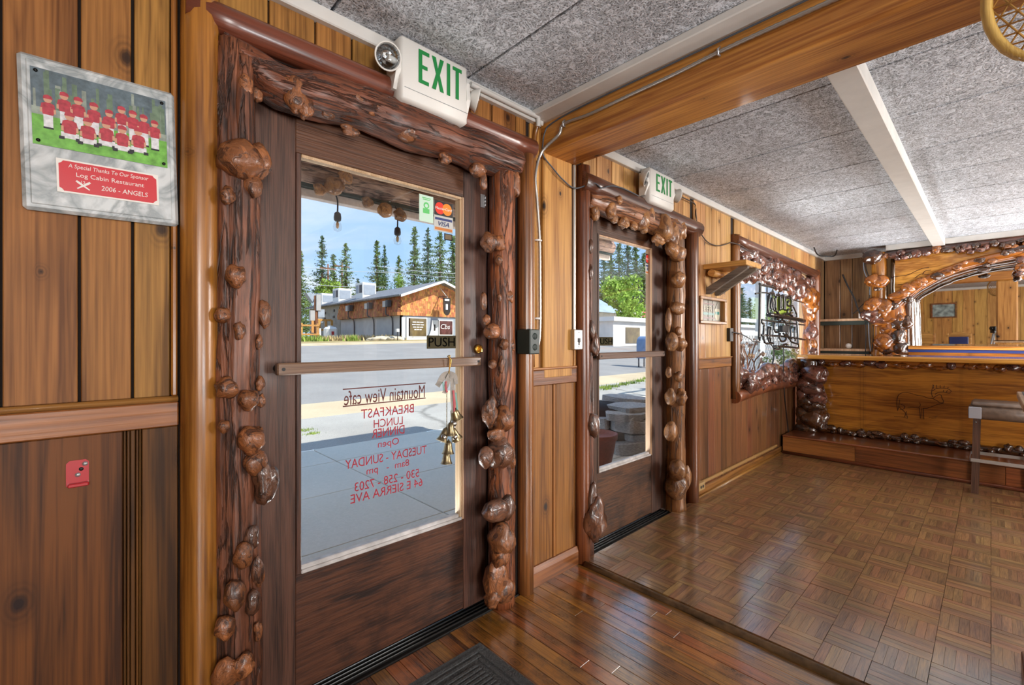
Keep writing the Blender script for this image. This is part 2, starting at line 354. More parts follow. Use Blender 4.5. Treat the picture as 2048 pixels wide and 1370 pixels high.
def tectum():
    m, t, b = newmat('wood_wool_board'); lk = t.links.new
    tc = nn(t, 'TexCoord'); oi = nn(t, 'ObjectInfo'); ad = nn(t, 'VectorMath', operation='ADD'); lk(tc.outputs['Object'], ad.inputs[0])
    cmb = nn(t, 'CombineXYZ')
    for i in range(3): lk(mathn(t, 'MULTIPLY', oi.outputs['Random'], 9 + 5 * i), cmb.inputs[i])
    lk(cmb.outputs[0], ad.inputs[1])
    strands = None
    for sc_, di, mul in ((7.0, 1.6, 20.0), (11.0, 2.4, 16.0), (9.0, 3.2, 18.0), (16.0, 1.5, 12.0)):
        mp = nn(t, 'Mapping'); mp.inputs['Location'].default_value = (sc_ * 1.7, sc_ * .6, sc_); mp.inputs['Rotation'].default_value = (0, 0, sc_ * .7); lk(ad.outputs[0], mp.inputs[0])
        n = nn(t, 'TexNoise', Scale=sc_, Detail=1.0, Distortion=di); lk(mp.outputs[0], n.inputs['Vector'])
        br = nn(t, 'TexNoise', Scale=sc_ * 3.1, Detail=1.0); lk(mp.outputs[0], br.inputs['Vector'])
        s = mathn(t, 'MULTIPLY', maprange(t, mathn(t, 'PINGPONG', mathn(t, 'MULTIPLY', n.outputs['Fac'], mul), 1.0), .62, .85, 0, 1), maprange(t, br.outputs['Fac'], .42, .55, 0, 1))
        strands = s if strands is None else mathn(t, 'MAXIMUM', strands, s)
    n4 = nn(t, 'TexNoise', Scale=150.0, Detail=3.0); lk(ad.outputs[0], n4.inputs['Vector'])
    pore = maprange(t, n4.outputs['Fac'], .38, .5, 0, 1)
    n5 = nn(t, 'TexNoise', Scale=3.0, Detail=3.0); lk(ad.outputs[0], n5.inputs['Vector'])
    h = mathn(t, 'ADD', mathn(t, 'MULTIPLY', strands, .52), mathn(t, 'MULTIPLY', pore, .36))
    cr = nn(t, 'ValToRGB'); e = cr.color_ramp.elements; e[0].position = .02; e[1].position = .8; e[0].color = lin('75787c'); e[1].color = lin('e9eff8'); lk(h, cr.inputs[0])
    hv = nn(t, 'HueSaturation'); lk(cr.outputs[0], hv.inputs['Color']); lk(maprange(t, n5.outputs['Fac'], .3, .7, .88, 1.1), hv.inputs['Value']); lk(hv.outputs[0], b.inputs['Base Color'])
    setp(b, Roughness=.95, Specular_IOR_Level=.1)
    bp = nn(t, 'Bump', Strength=.6, Distance=.008); lk(h, bp.inputs['Height']); lk(bp.outputs[0], b.inputs['Normal'])
    return m
M['tectum'] = tectum()

CEIL = 2.326
# ---------------------------------------------------------------- door wall with its openings
D1 = (.24, 1.50); D2 = (2.03, 3.235); WN = (4.17, 6.70); WZ = (.74, 2.085); DTOP = 2.16
bm = NB()
for lo, hi in (((-4.2, .012, -.1), (D1[0], .15, 2.6)), ((D1[1], .012, -.1), (D2[0], .15, 2.6)), ((D2[1], .012, -.1), (WN[0], .15, 2.6)), ((WN[1], .012, -.1), (7.6, .15, 2.6)),
               ((D1[0], .012, DTOP), (D1[1], .15, 2.6)), ((D2[0], .012, DTOP), (D2[1], .15, 2.6)), ((WN[0], .012, WZ[1]), (WN[1], .15, 2.6)), ((WN[0], .012, -.1), (WN[1], .15, WZ[0]))):
    add_box(bm, lo, hi)
wall_left = put('wall_left', bm, M['dark']); tag(wall_left, kind='structure')

def plank(x0, x1, z0, z1, mat, y=0.0, th=.014, name='plank', parent=None, bev=.002):
    return box(name, (x0, y - .002, z0), (x1, y + th, z1), mat, parent or wall_left, bev)
def run(x0, x1, z0, z1, mat, widths, gap=.004, y=0.0):
    x = x0; i = 0
    while x < x1 - .01:
        w = widths[i % len(widths)]; i += 1
        plank(x + gap / 2, min(x + w, x1) - gap / 2, z0, z1, mat, y + RND.uniform(0, .001)); x += w
MOLD = 2.277
# left of the first door
xs = [-3.95, -3.8, -3.66, -3.5, -3.36, -3.2, -3.06, -2.9, -2.75, -2.6, -2.45, -2.3, -2.15, -2.0, -1.86, -1.74, -1.6, -1.44, -1.33, -1.2, -1.05, -.93, -.8, -.66, -.55, -.4, -.29, -.139]
for a, b_ in zip(xs, xs[1:]): plank(a + .003, b_ - .003, 1.058, MOLD, M['plank_up'])
plank(-.136, -.0125, 1.058, MOLD, M['plank_up']); plank(-.0065, .0885, 1.058, MOLD, M['plank_up']); plank(.095, .170, 1.058, MOLD, M['plank_up'])
box('corner_bead', (.172, -.014, 1.058), (.186, .012, MOLD), M['casing'], wall_left, .004)
xl = [-3.95, -3.7, -3.46, -3.2, -2.95, -2.7, -2.45, -2.2, -2.0, -1.83, -1.62, -1.4, -1.19, -.98, -.77, -.56, -.35, -.165]
for a, b_ in zip(xl, xl[1:]): plank(a + .001, b_ - .001, 0, .975, M['plank_low'])
plank(-.163, .072, 0, .975, M['plank_low'])
for x0, x1, yy in ((.074, .079, .002), (.0805, .086, -.003), (.0875, .097, 0), (.0985, .1035, -.003), (.105, .109, .002)):
    plank(x0, x1, 0, .975, M['plank_low'], y=yy, bev=.0015)
plank(.1105, .188, 0, .975, M['plank_low'])
box('chair_rail', (-3.95, -.016, .977), (.188, .012, 1.043), M['rail'], wall_left, .003)
bm = NB(); add_tube(bm, [(-3.95, -.010, 1.051), (.187, -.010, 1.051)], .0085, 8); put('rail_bead', bm, M['railtrim'], wall_left)
# above the doors and the window
def header_run(x0, x1, z0, ws):
    run(x0, x1, z0, MOLD, M['plank_up'] if x0 < 1.6 else M['plank_far'], ws, .006)
header_run(.283, 1.56, 2.10, (.135, .142, .126, .15, .1))
header_run(2.0, 3.30, 2.08, (.128, .15, .13, .12))
header_run(4.15, 6.82, 2.07, (.14, .15, .11, .15, .125))
# panel between the doors
plank(1.588, 1.652, 1.005, MOLD, M['plank_mid'], y=.004)
plank(1.672, 1.895, 1.018, 2.20, M['plank_mid'], y=-.012, th=.024, bev=.006)
plank(1.654, 1.670, 1.018, MOLD, M['plank_up'], y=.006)
for x0, x1, yy in ((1.899, 1.909, -.004), (1.914, 1.924, -.008), (1.929, 1.939, -.004)): plank(x0, x1, 1.005, MOLD, M['plank_mid'], y=yy)
box('panel_sill', (1.588, -.020, 1.062), (1.93, .012, 1.075), M['railtrim'], wall_left, .003)
box('chair_rail', (1.588, -.012, .985), (1.94, .012, 1.062), M['rail'], wall_left, .003)
plank(1.588, 1.748, .09, .984, M['plank_midlow']); plank(1.754, 1.772, .09, .984, M['plank_midlow'], y=-.003); plank(1.778, 1.92, .09, .984, M['plank_midlow']); plank(1.922, 1.94, .09, .984, M['plank_midlow'], y=.002)
bm = NB(); add_prism(bm, [(-.020, 0), (-.020, .07), (-.012, .098), (.011, .098), (.011, 0)], lambda y, z, x: Vector((x, y, z)), 1.586, 1.94)
baseboard = put('baseboard_left', bm, M['rail']); tag(baseboard, kind='structure')
# between the second door and the window, and under the window
ws = (.095, .105, .085, .11, .075, .1, .12, .09)
run(3.36, 4.07, 1.07, MOLD, M['plank_far'], (.115, .09, .12, .09, .085, .11, .10), .004)
run(3.36, 4.07, .02, .985, M['plank_farlow'], (.12, .14, .11, .135, .12, .1), .003)
run(4.07, 7.25, .02, .70, M['plank_farlow'], (.13, .12, .145, .11, .15, .12, .135), .003)
run(6.83, 7.25, .70, MOLD, M['plank_end'], (.14, .15, .13), .004)
box('chair_rail', (3.36, -.012, .988), (4.06, .012, 1.062), M['rail'], wall_left, .003)
box('rail_cap', (3.36, -.022, 1.062), (4.06, .012, 1.072), M['railtrim'], wall_left, .003)
bm = NB(); add_prism(bm, [(-.016, .0), (-.016, .06), (-.010, .075), (.011, .075), (.011, 0)], lambda y, z, x: Vector((x, y, z)), 3.33, 7.25)
b2 = put('baseboard_right', bm, M['rail']); tag(b2, kind='structure')
bm = NB(); add_tube(bm, [(3.36, -.022, .012), (5.36, -.022, .012)], .014, 8)
t0 = put('trim_1', bm, M['railtrim']); tag(t0, kind='structure')

# ---------------------------------------------------------------- round casings of doors and window
def casing(name, pts, r, mat, label=None, flat=.7):
    bm = NB(); P = smooth_path(pts, 10) if len(pts) > 2 else [Vector(pts[0]).lerp(Vector(pts[1]), i / 10) for i in range(11)]
    add_tube(bm, P, r, 14, fn=lambda i, a, p, d: 1 + .05 * MN.noise(p * 3) + .02 * MN.noise(p * 14))
    for v in bm.verts: v.co.y = min(v.co.y, .03)
    o = put(name, bm, mat); return tag(o, kind='structure')
casing('trim_2', [(.238, -.012, 0), (.238, -.012, 2.28)], .047, M['casing'])
casing('trim_3', [(.20, -.012, 2.138), (1.585, -.012, 2.138)], .047, M['casing_red'])
casing('trim_4', [(1.545, -.008, 0), (1.545, -.008, 2.1)], .041, M['casing_redv'])
casing('trim_5', [(1.985, -.012, 0), (1.985, -.012, 2.16)], .042, M['casing_redv'])
casing('trim_6', [(1.95, -.02, 2.07), (3.37, -.02, 2.045)], .058, M['casing_red'])
casing('trim_7', [(3.29, -.012, 0), (3.29, -.012, 2.07)], .055, M['casing_redv'])
casing('trim_8', [(4.135, -.012, .70), (4.135, -.012, 2.13)], .042, M['casing_redv'])
casing('trim_9', [(4.09, -.015, 2.085), (6.82, -.015, 2.05)], .05, M['casing_red'])
casing('trim_10', [(6.76, -.012, .72), (6.76, -.012, 2.1)], .055, M['casing_redv'])
casing('trim_11', [(4.10, -.02, .715), (4.9, -.02, .75), (5.6, -.02, .74), (6.82, -.02, .72)], .055, M['casing_redv'])

# ---------------------------------------------------------------- the other walls (seen in the mirror)
wall_right = box('wall_right', (-4.2, -6.1, -.1), (7.6, -5.95, 2.6), M['plank_far']); tag(wall_right, kind='structure')
wall_end = box('wall_end', (7.29, -6.0, -.1), (7.45, .15, 2.6), M['dark']); tag(wall_end, kind='structure')
y = -.004; i = 0
while y > -1.0:
    w = (.175, .13, .2, .15, .16, .14)[i % 6]; i += 1
    box('plank', (7.275, y - w + .003, 0), (7.292, y - .003, 2.29), M['plank_end'], wall_end, .002); y -= w
box('plank', (7.275, -5.95, 0), (7.292, y - .003, 2.29), M['plank_end'], wall_end, .002)

# ---------------------------------------------------------------- ceiling
ceiling = box('ceiling', (-4.2, -6.1, CEIL + .03), (7.6, .15, CEIL + .12), M['dark']); tag(ceiling, kind='structure')
def cpanel(x0, x1, y0, y1): box('panel', (x0 + .006, y0 + .003, CEIL), (x1 - .006, y1 - .003, CEIL + .029), M['tectum'], ceiling)
for x0, x1 in ((-3.95, -3.0), (-3.0, -2.1), (-2.1, -1.2), (-1.2, -.6), (-.6, .02), (.02, .608), (.608, 1.186), (1.186, 1.72)):
    cpanel(x0, x1, -2.4, .01); cpanel(x0, x1, -5.95, -2.4)
fx = [1.86, 2.36, 2.96, 3.55, 4.13, 4.73, 5.33, 5.93, 6.53, 7.29]
for x0, x1 in zip(fx, fx[1:]): cpanel(x0, x1, -1.16, .01); cpanel(x0, x1, -3.6, -1.16); cpanel(x0, x1, -5.95, -3.6)
def molding(name, lo, hi): o = box(name, lo, hi, M['white'], None, .004); return tag(o, kind='structure')
molding('trim_12', (-3.95, -.024, MOLD), (1.66, .011, CEIL))
molding('trim_13', (1.95, -.024, MOLD), (7.27, .011, CEIL))
molding('trim_14', (1.575, -5.9, CEIL - .03), (1.70, .0, CEIL))
molding('trim_15', (1.93, -1.205, 2.248), (6.98, -1.105, CEIL))
molding('trim_16', (7.22, -.95, 2.275), (7.275, -.0, CEIL))
molding('trim_17', (6.84, -5.9, 2.262), (6.93, -.70, CEIL))

# ---------------------------------------------------------------- floor: strip oak near, parquet blocks far
floor = box('floor', (-4.2, -6.0, -.1), (7.5, .12, -.016), M['dark']); tag(floor, kind='structure')
pw = .0585; x = -1.3; rest = NB(); cnt = 0
while x < 1.945:
    yy = -.015 + RND.uniform(-.0, .0); first = True
    y1 = -.012
    while y1 > -2.6:
        ln = RND.uniform(.7, 1.9); ln = RND.uniform(.25, 1.3) if first else ln; first = False; y0 = max(y1 - ln, -2.6)
        x1 = min(x + pw, 1.945)
        box('plank', (x + .0012, y0 + .001, -.016), (x1 - .0012, y1 - .001, RND.uniform(-.0010, .0006)), M['oak_floor'], floor, .0006); y1 = y0
    x += pw
bm = NB(); add_box(bm, (-1.4, -5.95, -.016), (1.945, -2.6, 0)); add_box(bm, (-3.95, -5.95, -.016), (-1.32, -.012, 0)); put('boards_beyond', bm, M['oak_floor'], floor)
bm = NB()
P = [(1.96, -.05 - .12 * i, .003 + .004 * MN.noise(Vector((i * .7, 0, 0)))) for i in range(24)]
add_tube(bm, P, .017, 8, fn=lambda i, a, p, d: 1 + .25 * MN.noise(p * 9)); ts = put('threshold_strip', bm, M['darkstrip'], floor)
box('edge_strip', (1.966, -5.9, -.016), (1.99, -.02, .008), M['rail'], floor, .004)
T = .153
def block_mesh(rot):
    bm = NB(); n = 5
    for k in range(n):
        a = -T / 2 + .0006 + k * (T - .0012) / n; b_ = a + (T - .0012) / n - .0007
        if rot: add_box(bm, (-T / 2 + .0006, a, -.018), (T / 2 - .0006, b_, RND.uniform(-.0006, .0004)))
        else: add_box(bm, (a, -T / 2 + .0006, -.018), (b_, T / 2 - .0006, RND.uniform(-.0006, .0004)))
    return mesh_of(bm, 'parquet_block', M['parquet'] if not rot else M['parquet_x'])
M['parquet_x'] = wood('parquet_oak_turned', 'a07a50', '5a4028', 'X', .36, .8, coat_rough=.15, ring=.12, knots=0, across=40, along=3.5, var=.24, coat_ior=3.4, island=True, bump=.35)
BM_ = [[block_mesh(r) for _ in range(3)] for r in (0, 1)]
cells = []
for i in range(36):
    for j in range(28):
        c = Vector((1.99 + T * (i + .5), -.02 - T * (j + .5), .012)); d = c - CAM; f = d.dot(FWD); r = d.dot(RGT)
        vis = f > .3 and abs(r / f) < 1.17 and 1.212 / f < .8 and c.x < 5.45
        cells.append((0 if vis else 1, d.length, i, j, c))
cells.sort(key=lambda q: (q[0], q[1]))
far = NB()
for k, (nv, d, i, j, c) in enumerate(cells):
    if k < 295 and not nv:
        o = bpy.data.objects.new('parquet_block', BM_[(i + j) % 2][RND.randrange(3)]); COL.objects.link(o); o.location = c + Vector((0, 0, RND.uniform(-.0005, .0005))); o.rotation_euler.z = RND.choice((0, math.pi)); attach(o, floor)
    elif c.x < 7.2:
        n = 5; rot = (i + j) % 2
        for q in range(n):
            a = -T / 2 + q * T / n
            lo = (c.x - T / 2, c.y + a) if rot else (c.x + a, c.y - T / 2); hi = (c.x + T / 2, c.y + a + T / n - .0006) if rot else (c.x + a + T / n - .0006, c.y + T / 2)
            z = c.z + RND.uniform(-.0006, .0004)
            f = far.faces.new([far.verts.new((lo[0], lo[1], z)), far.verts.new((hi[0], lo[1], z)), far.verts.new((hi[0], hi[1], z)), far.verts.new((lo[0], hi[1], z))]); f.material_index = rot
o = put('parquet_field', far, [M['parquet'], M['parquet_x']], floor); o['kind'] = 'stuff'
box('parquet_base', (1.99, -5.95, -.016), (7.29, -.01, .004), M['dark'], floor)

# ---------------------------------------------------------------- the big beam, its post
bm = NB()
beamP = [(1.675, 2.27), (1.675, 2.16), (1.685, 2.148), (1.915, 2.150), (1.93, 2.165), (1.93, 2.32), (1.675, 2.32)]
n = 40; rings = []
for i in range(n + 1):
    yy = .012 - 5.9 * i / n; wob = .010 * MN.noise(Vector((yy * 1.3, 3, 0)))
    rings.append([bm.verts.new((px + (wob + .006 * MN.noise(Vector((yy * 3, px * 5, 0))) if pz < 2.3 else 0), yy, pz + (.004 * MN.noise(Vector((yy * 2.2, px * 9, 4))) if pz < 2.2 else 0))) for px, pz in beamP])
for i in range(n):
    for k in range(len(beamP)):
        bm.faces.new((rings[i][k], rings[i][(k + 1) % 7], rings[i + 1][(k + 1) % 7], rings[i + 1][k]))
bm.faces.new(rings[0]); bm.faces.new(rings[-1][::-1])
beam = put('ceiling_beam', bm, M['beam']); tag(beam, 'thick hand-hewn amber wooden beam crossing under the ceiling between the rooms', 'beam')
post = box('support_post', (1.69, -1.93, 0), (1.93, -1.655, 2.15), M['plank_mid'], None, .02); tag(post, 'square pine post carrying the big ceiling beam by the podium', 'post')
# ---------------------------------------------------------------- doors
M['glass'] = glassmat('door_glass')
M['bead'] = wood('sunbleached_bead', 'd9b896', 'b08a66', 'Z', .5, .1, ring=.1, knots=0, across=20)
M['beadw'] = plain('worn_white_bead', 'c9c6c4', .5, var=.25, bscale=20)
M['bar'] = wood('push_bar_oak', '7d604b', '553d2e', 'X', .45, .2, ring=.1, knots=0, across=30)
M['brass'] = plain('brass', 'c9a255', .25, metal=1.0)
M['steel'] = plain('steel', 'b9bcbf', .35, metal=.7)
M['chrome'] = plain('chrome', 'd6d9dc', .12, metal=1.0)
M['redprint'] = plain('red_lettering', 'a3182c', .6); M['maroon'] = plain('maroon_lettering', '5a1a14', .6); M['black'] = plain('black', '0b0b0b', .5)
M['blackplastic'] = plain('black_plastic', '1a1a1b', .4); M['whitep'] = plain('white_print', 'eceae6', .5)

def text_bm(body, w, h, serif=0.0):
    """letters as a flat mesh: centred, w wide, h high overall, in the local XY plane"""
    c = bpy.data.curves.new('t', 'FONT'); c.body = body; c.size = 1; c.extrude = .02; c.resolution_u = 3
    o = bpy.data.objects.new('t', c); me = bpy.data.meshes.new_from_object(o); bm = NB(); bm.from_mesh(me)
    bpy.data.objects.remove(o); bpy.data.meshes.remove(me); bpy.data.curves.remove(c)
    xs = [v.co.x for v in bm.verts]; ys = [v.co.y for v in bm.verts]
    x0, x1, y0, y1 = min(xs), max(xs), min(ys), max(ys)
    for v in bm.verts:
        v.co = Vector(((v.co.x - (x0 + x1) / 2) / (x1 - x0) * w, (v.co.y - (y0 + y1) / 2) / (y1 - y0) * h, v.co.z / .02 * .0004))
    return bm
def letters(name, body, center, w, h, mat, parent, mirrored=False, shear=0.0, local=False, rot=None):
    bm = text_bm(body, w, h)
    for v in bm.verts:
        x, y, z = v.co; x += shear * y
        if rot: x, y = x * math.cos(rot) - y * math.sin(rot), x * math.sin(rot) + y * math.cos(rot)
        v.co = Vector(((-x if mirrored else x), -z, y)) + Vector(center)
    return put(name, bm, mat, parent, local=local)
def wrect(u0, u1, v, y):                    # width in metres between two columns, on the plane y
    return abs(at_y(u1, v, y).x - at_y(u0, v, y).x)
def hpx(u, v, px, y):                       # height in metres of px rows at that place
    return px * (at_y(u, v, y) - CAM).dot(FWD) / F

def door(n, xl, g0, g1, xr, zt, yf):
    """leaf from xl to xr, glass g0..g1, front face at yf"""
    root = bpy.data.objects.new('door_%d' % n, None); COL.objects.link(root); root.location = (xl, yf, 0); root['kind'] = 'structure'
    gz0, gz1 = .437, 1.828
    box('stile', (xl, yf, .025), (g0 - .02, yf + .04, zt), M['door'], root, .002)
    box('stile', (g1 + .022, yf, .025), (xr, yf + .04, zt), M['door'], root, .002)
    box('top_rail', (g0 - .02, yf + .001, gz1 + .012), (g1 + .022, yf + .04, zt), M['doorh'], root, .002)
    box('bottom_panel', (g0 - .02, yf + .002, .03), (g1 + .022, yf + .04, gz0 - .012), M['panel'], root, .002)
    box('bead', (g0 - .02, yf - .004, gz0 - .012), (g0 - .003, yf + .03, gz1 + .012), M['door'], root, .003)
    box('bead', (g1, yf - .003, gz0), (g1 + .010, yf + .035, gz1), M['bead'], root, .003)
    box('bead', (g1 + .012, yf - .004, gz0 - .012), (g1 + .022, yf + .02, gz1 + .012), M['bead'], root, .003)
    box('bead', (g0 - .003, yf - .003, gz0 - .014), (g1 + .012, yf + .012, gz0 - .001), M['beadw'], root, .003)
    box('bead', (g0 - .003, yf + .006, gz0 - .004), (g1 + .002, yf + .032, gz0 + .012), M['beadw'], root, .003)
    box('bead', (g0 - .003, yf - .002, gz1), (g1 + .012, yf + .03, gz1 + .011), M['bead'], root, .003)
    box('glass', (g0 - .003, yf + .018, gz0), (g1 + .002, yf + .022, gz1), M['glass'], root)
    bz = 1.12
    b = box('push_bar', (g0 - .098, yf - .075, bz - .019), (g1 + .062, yf - .048, bz + .019), M['bar'], root, .004)
    for x in (g0 - .08, g1 + .045):
        bm = NB(); add_tube(bm, [(x, yf - .05, bz), (x, yf + .002, bz)], .011, 10); put('bracket', bm, M['black'], b)
        bm = NB(); add_tube(bm, [(x, yf - .0765, bz), (x, yf - .07, bz)], .0055, 10); put('bolt', bm, M['black'], b)
    return root
YF = .045; YG = YF + .017
d1 = door(1, .372, .533, 1.192, 1.345, 2.09, YF)
d2 = door(2, 2.06, 2.218, 2.80, 2.985, 2.06, YF)
def sill(name, x0, x1):
    s = box(name, (x0, -.012, -.015), (x1, .15, .006), M['rubber'], None, .002); tag(s, kind='structure')
    for k in range(6): box('rib', (x0 + .02, .004 + k * .019, .005), (x1 - .02, .012 + k * .019, .013), M['rubber'], s, .002)
    return s
sill('trim_18', D1[0], D1[1]); sill('trim_19', D2[0], D2[1])
for n, (a, b_) in enumerate((D1, D2)):
    j = NB()
    add_box(j, (a + .0, .03, 0), (a + .09 if n == 0 else a + .03, .15, DTOP - .02)); add_box(j, (b_ - (.15 if n == 0 else .26), .03 if n else .05, 0), (b_, .15, DTOP - .02)); add_box(j, (a, .03, 2.06), (b_, .15, DTOP + .01))
    jo = put('trim_%d' % (20 + n), j, M['door']); tag(jo, kind='structure')
# hinge, lock
bm = NB(); c = at_y(965, 402, YF - .004)
add_box(bm, c + Vector((-.012, -.003, -.03)), c + Vector((.012, .002, .03)), 0, .001)
for k in (-.016, 0, .016): add_tube(bm, [c + Vector((.012, -.004, k - .007)), c + Vector((.012, -.004, k + .007))], .005, 8)
put('hinge', bm, M['steel'], d1)
c = at_y(957, 698, YF - .01); bm = NB(); Mx = Matrix.Translation(c) @ Matrix.Rotation(H, 4, 'X')
add_lathe(bm, [(0, -.012), (.021, -.012), (.021, .002), (.018, .007), (.014, .004), (.011, .006), (.006, .005), (0, .005)], Mx, 24)
add_box(bm, c + Vector((-.004, -.024, -.014)), c + Vector((.004, -.004, .014)), 0, .002)
put('deadbolt', bm, M['brass'], d1)
# lettering on the first door (painted to be read from the street)
GZ = lambda u, v: at_y(u, v, YG)
def sign_line(body, u, v, w_px, h_px, mat):
    c = GZ(u, v); letters('lettering', body, (c.x, YG - .0006, c.z), wrect(u - w_px / 2, u + w_px / 2, v, YG), hpx(u, v, h_px, YG), mat, d1, True)
sign_line('Mountain View cafe', 774, 789, 160, 27, M['maroon'])
for (v, th) in ((772, .002), (804, .002)):
    c = GZ(774, v); w = wrect(692, 856, v, YG); box('lettering', (c.x - w / 2, YG - .001, c.z - th), (c.x + w / 2, YG, c.z + th), M['maroon'], d1)
for body, v, w, h in (('BREAKFAST', 822, 105, 18), ('LUNCH', 844, 58, 16), ('DINNER', 863, 65, 17), ('Open', 887, 42, 18), ('TUESDAY - SUNDAY', 913, 161, 17),
                      ('8am  -   pm', 935, 85, 18), ('530 - 258 - 7203', 959, 128, 17), ('64 E SIERRA AVE', 980, 143, 17)):
    sign_line(body, 777, v, w, h, M['redprint'])
# stickers and PUSH plates
M['st_black'] = plain('sticker_black', '17151a', .4); M['st_red'] = plain('sticker_red', 'e0301c', .4); M['st_orange'] = plain('sticker_orange', 'f08a1e', .4)
M['st_blue'] = plain('sticker_blue', '25356f', .4); M['st_gold'] = plain('sticker_gold', 'c9772e', .4); M['st_grey'] = plain('sticker_grey', 'bfc0bc', .4)
M['st_mint'] = plain('sticker_mint', 'c4e2d0', .5); M['st_green'] = plain('sticker_green', '5cc46a', .5); M['olive'] = plain('smoked_plate', '4a4432', .8, spec=.1); M['ink'] = plain('black_ink', '070707', .9, spec=.05)
M['film'] = glassmat('plastic_film', (.8, .82, .86))
def disc(bm, c, r, mi, y, sx=1.0):
    vs = [bm.verts.new((c[0] + sx * r * math.cos(a * math.pi / 14), y, c[1] + r * math.sin(a * math.pi / 14))) for a in range(28)]; f = bm.faces.new(vs); f.material_index = mi
def rect(bm, x0, x1, z0, z1, y, mi):
    f = bm.faces.new([bm.verts.new(p) for p in ((x0, y, z0), (x1, y, z0), (x1, y, z1), (x0, y, z1))]); f.material_index = mi
def cards(par, x0, x1, z0, z1, y):
    w = x1 - x0; h = z1 - z0; zm = z0 + h * .5
    bm = NB(); mats = [M['st_grey'], M['st_black'], M['st_red'], M['st_orange'], M['st_blue'], M['st_gold']]
    add_box(bm, (x0, y - .001, z0), (x1, y, z1), 0)
    rect(bm, x0 + .01 * w, x1 - .01 * w, zm + .02 * h, z1, y - .0013, 1)
    r = h * .2; cz = zm + h * .26; disc(bm, (x0 + w * .3, cz), r, 2, y - .0016, w / h * 1.25); disc(bm, (x0 + w * .68, cz), r, 3, y - .0019, w / h * 1.25)
    rect(bm, x0 + .05 * w, x1 - .05 * w, zm - .13 * h, zm - .05 * h, y - .0016, 4); rect(bm, x0 + .05 * w, x1 - .05 * w, z0 + .04 * h, z0 + .13 * h, y - .0016, 5)
    s = put('card_sticker', bm, mats, par)
    letters('print', 'MasterCard', (x0 + w * .49, y - .0028, cz), w * .86, h * .085, M['whitep'], s, False, .25)
    letters('print', 'VISA', (x0 + w * .5, y - .0026, z0 + h * .255), w * .62, h * .155, M['st_blue'], s, False, .3)
a = at_y(868, 430, YG - .003); b_ = at_y(906, 440, YG - .003)
cards(d1, a.x, b_.x, at_y(887, 464, YG - .003).z, at_y(887, 404, YG - .003).z, YG - .002)
a = at_y(1290, 530, YG); b_ = at_y(1303, 530, YG); cards(d2, a.x, b_.x, at_y(1297, 549, YG).z, at_y(1297, 509, YG).z, YG - .002)
x0, x1 = X(838, YG), X(866, YG); z0, z1 = Z(852, 444, YG), Z(852, 391, YG); bm = NB(); add_box(bm, (x0, YG - .002, z0), (x1, YG - .001, z1), 0)
cx, w = (x0 + x1) / 2, x1 - x0
disc(bm, (cx, z0 + .62 * (z1 - z0)), w * .2, 1, YG - .0024); rect(bm, cx - w * .24, cx + w * .22, z0 + .32 * (z1 - z0), z0 + .5 * (z1 - z0), YG - .0024, 1); disc(bm, (cx, z0 + .61 * (z1 - z0)), w * .11, 0, YG - .0026)
s = put('green_notice', bm, [M['st_mint'], M['st_green']], d1)
for k, ww in enumerate((.62, .5)): box('print', (cx - w * ww / 2, YG - .0028, z1 - (.12 + .06 * k) * (z1 - z0)), (cx + w * ww / 2, YG - .0024, z1 - (.09 + .06 * k) * (z1 - z0)), M['st_green'], s)
bm = NB(); add_prism(bm, [(X(820, YG), Z(820, 399, YG)), (X(836, YG), Z(836, 404, YG)), (X(836, YG), Z(836, 424, YG)), (X(820, YG), Z(820, 421, YG))], lambda x, z, y: Vector((x, y, z)), YG - .003, YG - .001); put('tape_scrap', bm, M['film'], d1)
bm = NB(); x0, x1, z0, z1 = X(888, YG), X(904, YG), Z(896, 481, YG), Z(896, 468, YG)
add_box(bm, (x0, YG - .002, z0), (x1, YG - .001, z1), 0); rect(bm, x0 + .004, x1 - .004, z0 + .004, z1 - .004, YG - .0024, 1); s = put('small_sticker', bm, [M['black'], plain('sticker_tan', '8a7a62', .5)], d1)
def push(par, u0, u1, v0, v1, x0=None):
    x0 = X(u0, YG) if x0 is None else x0; x1 = X(u1, YG); um = (u0 + u1) / 2; z1 = Z(um, v0, YG); z0 = Z(um, v1, YG)
    s = box('push_plate', (x0, YG - .004, z0), (x1, YG - .0005, z1), M['olive'], par, .001)
    letters('lettering', 'PUSH', ((x0 + x1) / 2, YG - .005, (z0 + z1) / 2), (x1 - x0) * .9, (z1 - z0) * .7, M['ink'], s)
push(d1, 853, 911, 671, 697); push(d2, 1190, 1225, 674, 691)

# ---------------------------------------------------------------- burl logs round the doors
M['burl_red'] = burlwood('red_burl', 'a5673c', '3a1f11', .42, .3, .2)
M['burl_dark'] = burlwood('dark_burl', '7f543c', '2a1810', .3, .7, .12)
M['burl_far'] = burlwood('amber_burl', 'bd8650', '6b4224', .4, .45, .15)
M['burl_amb'] = burlwood('varnished_burl', 'b9702a', '5c2e10', .2, 1.0, .05, bump=.3)
M['burl_blk'] = burlwood('dark_varnished_burl', '5e381d', '1f110a', .16, 1.0, .04, bump=.35)
M['burl_mauve'] = burlwood('plum_varnished_burl', '8a5848', '35201b', .18, 1.0, .05, bump=.35)
M['log_dark'] = barklog('dark_log', '93593c', '2c1810', 'Z', .5, .2)
M['log_darkx'] = barklog('dark_cross_log', '82492f', '27140d', 'X', .5, .2)
M['log_red'] = barklog('red_log', 'ad6438', '4d2616', 'Z', .45, .25)
M['log_far'] = barklog('amber_log', 'b98049', '704522', 'Z', .42, .4, .6)
M['log_farx'] = barklog('amber_cross_log', 'a96c40', '5a341e', 'X', .42, .35, .8)
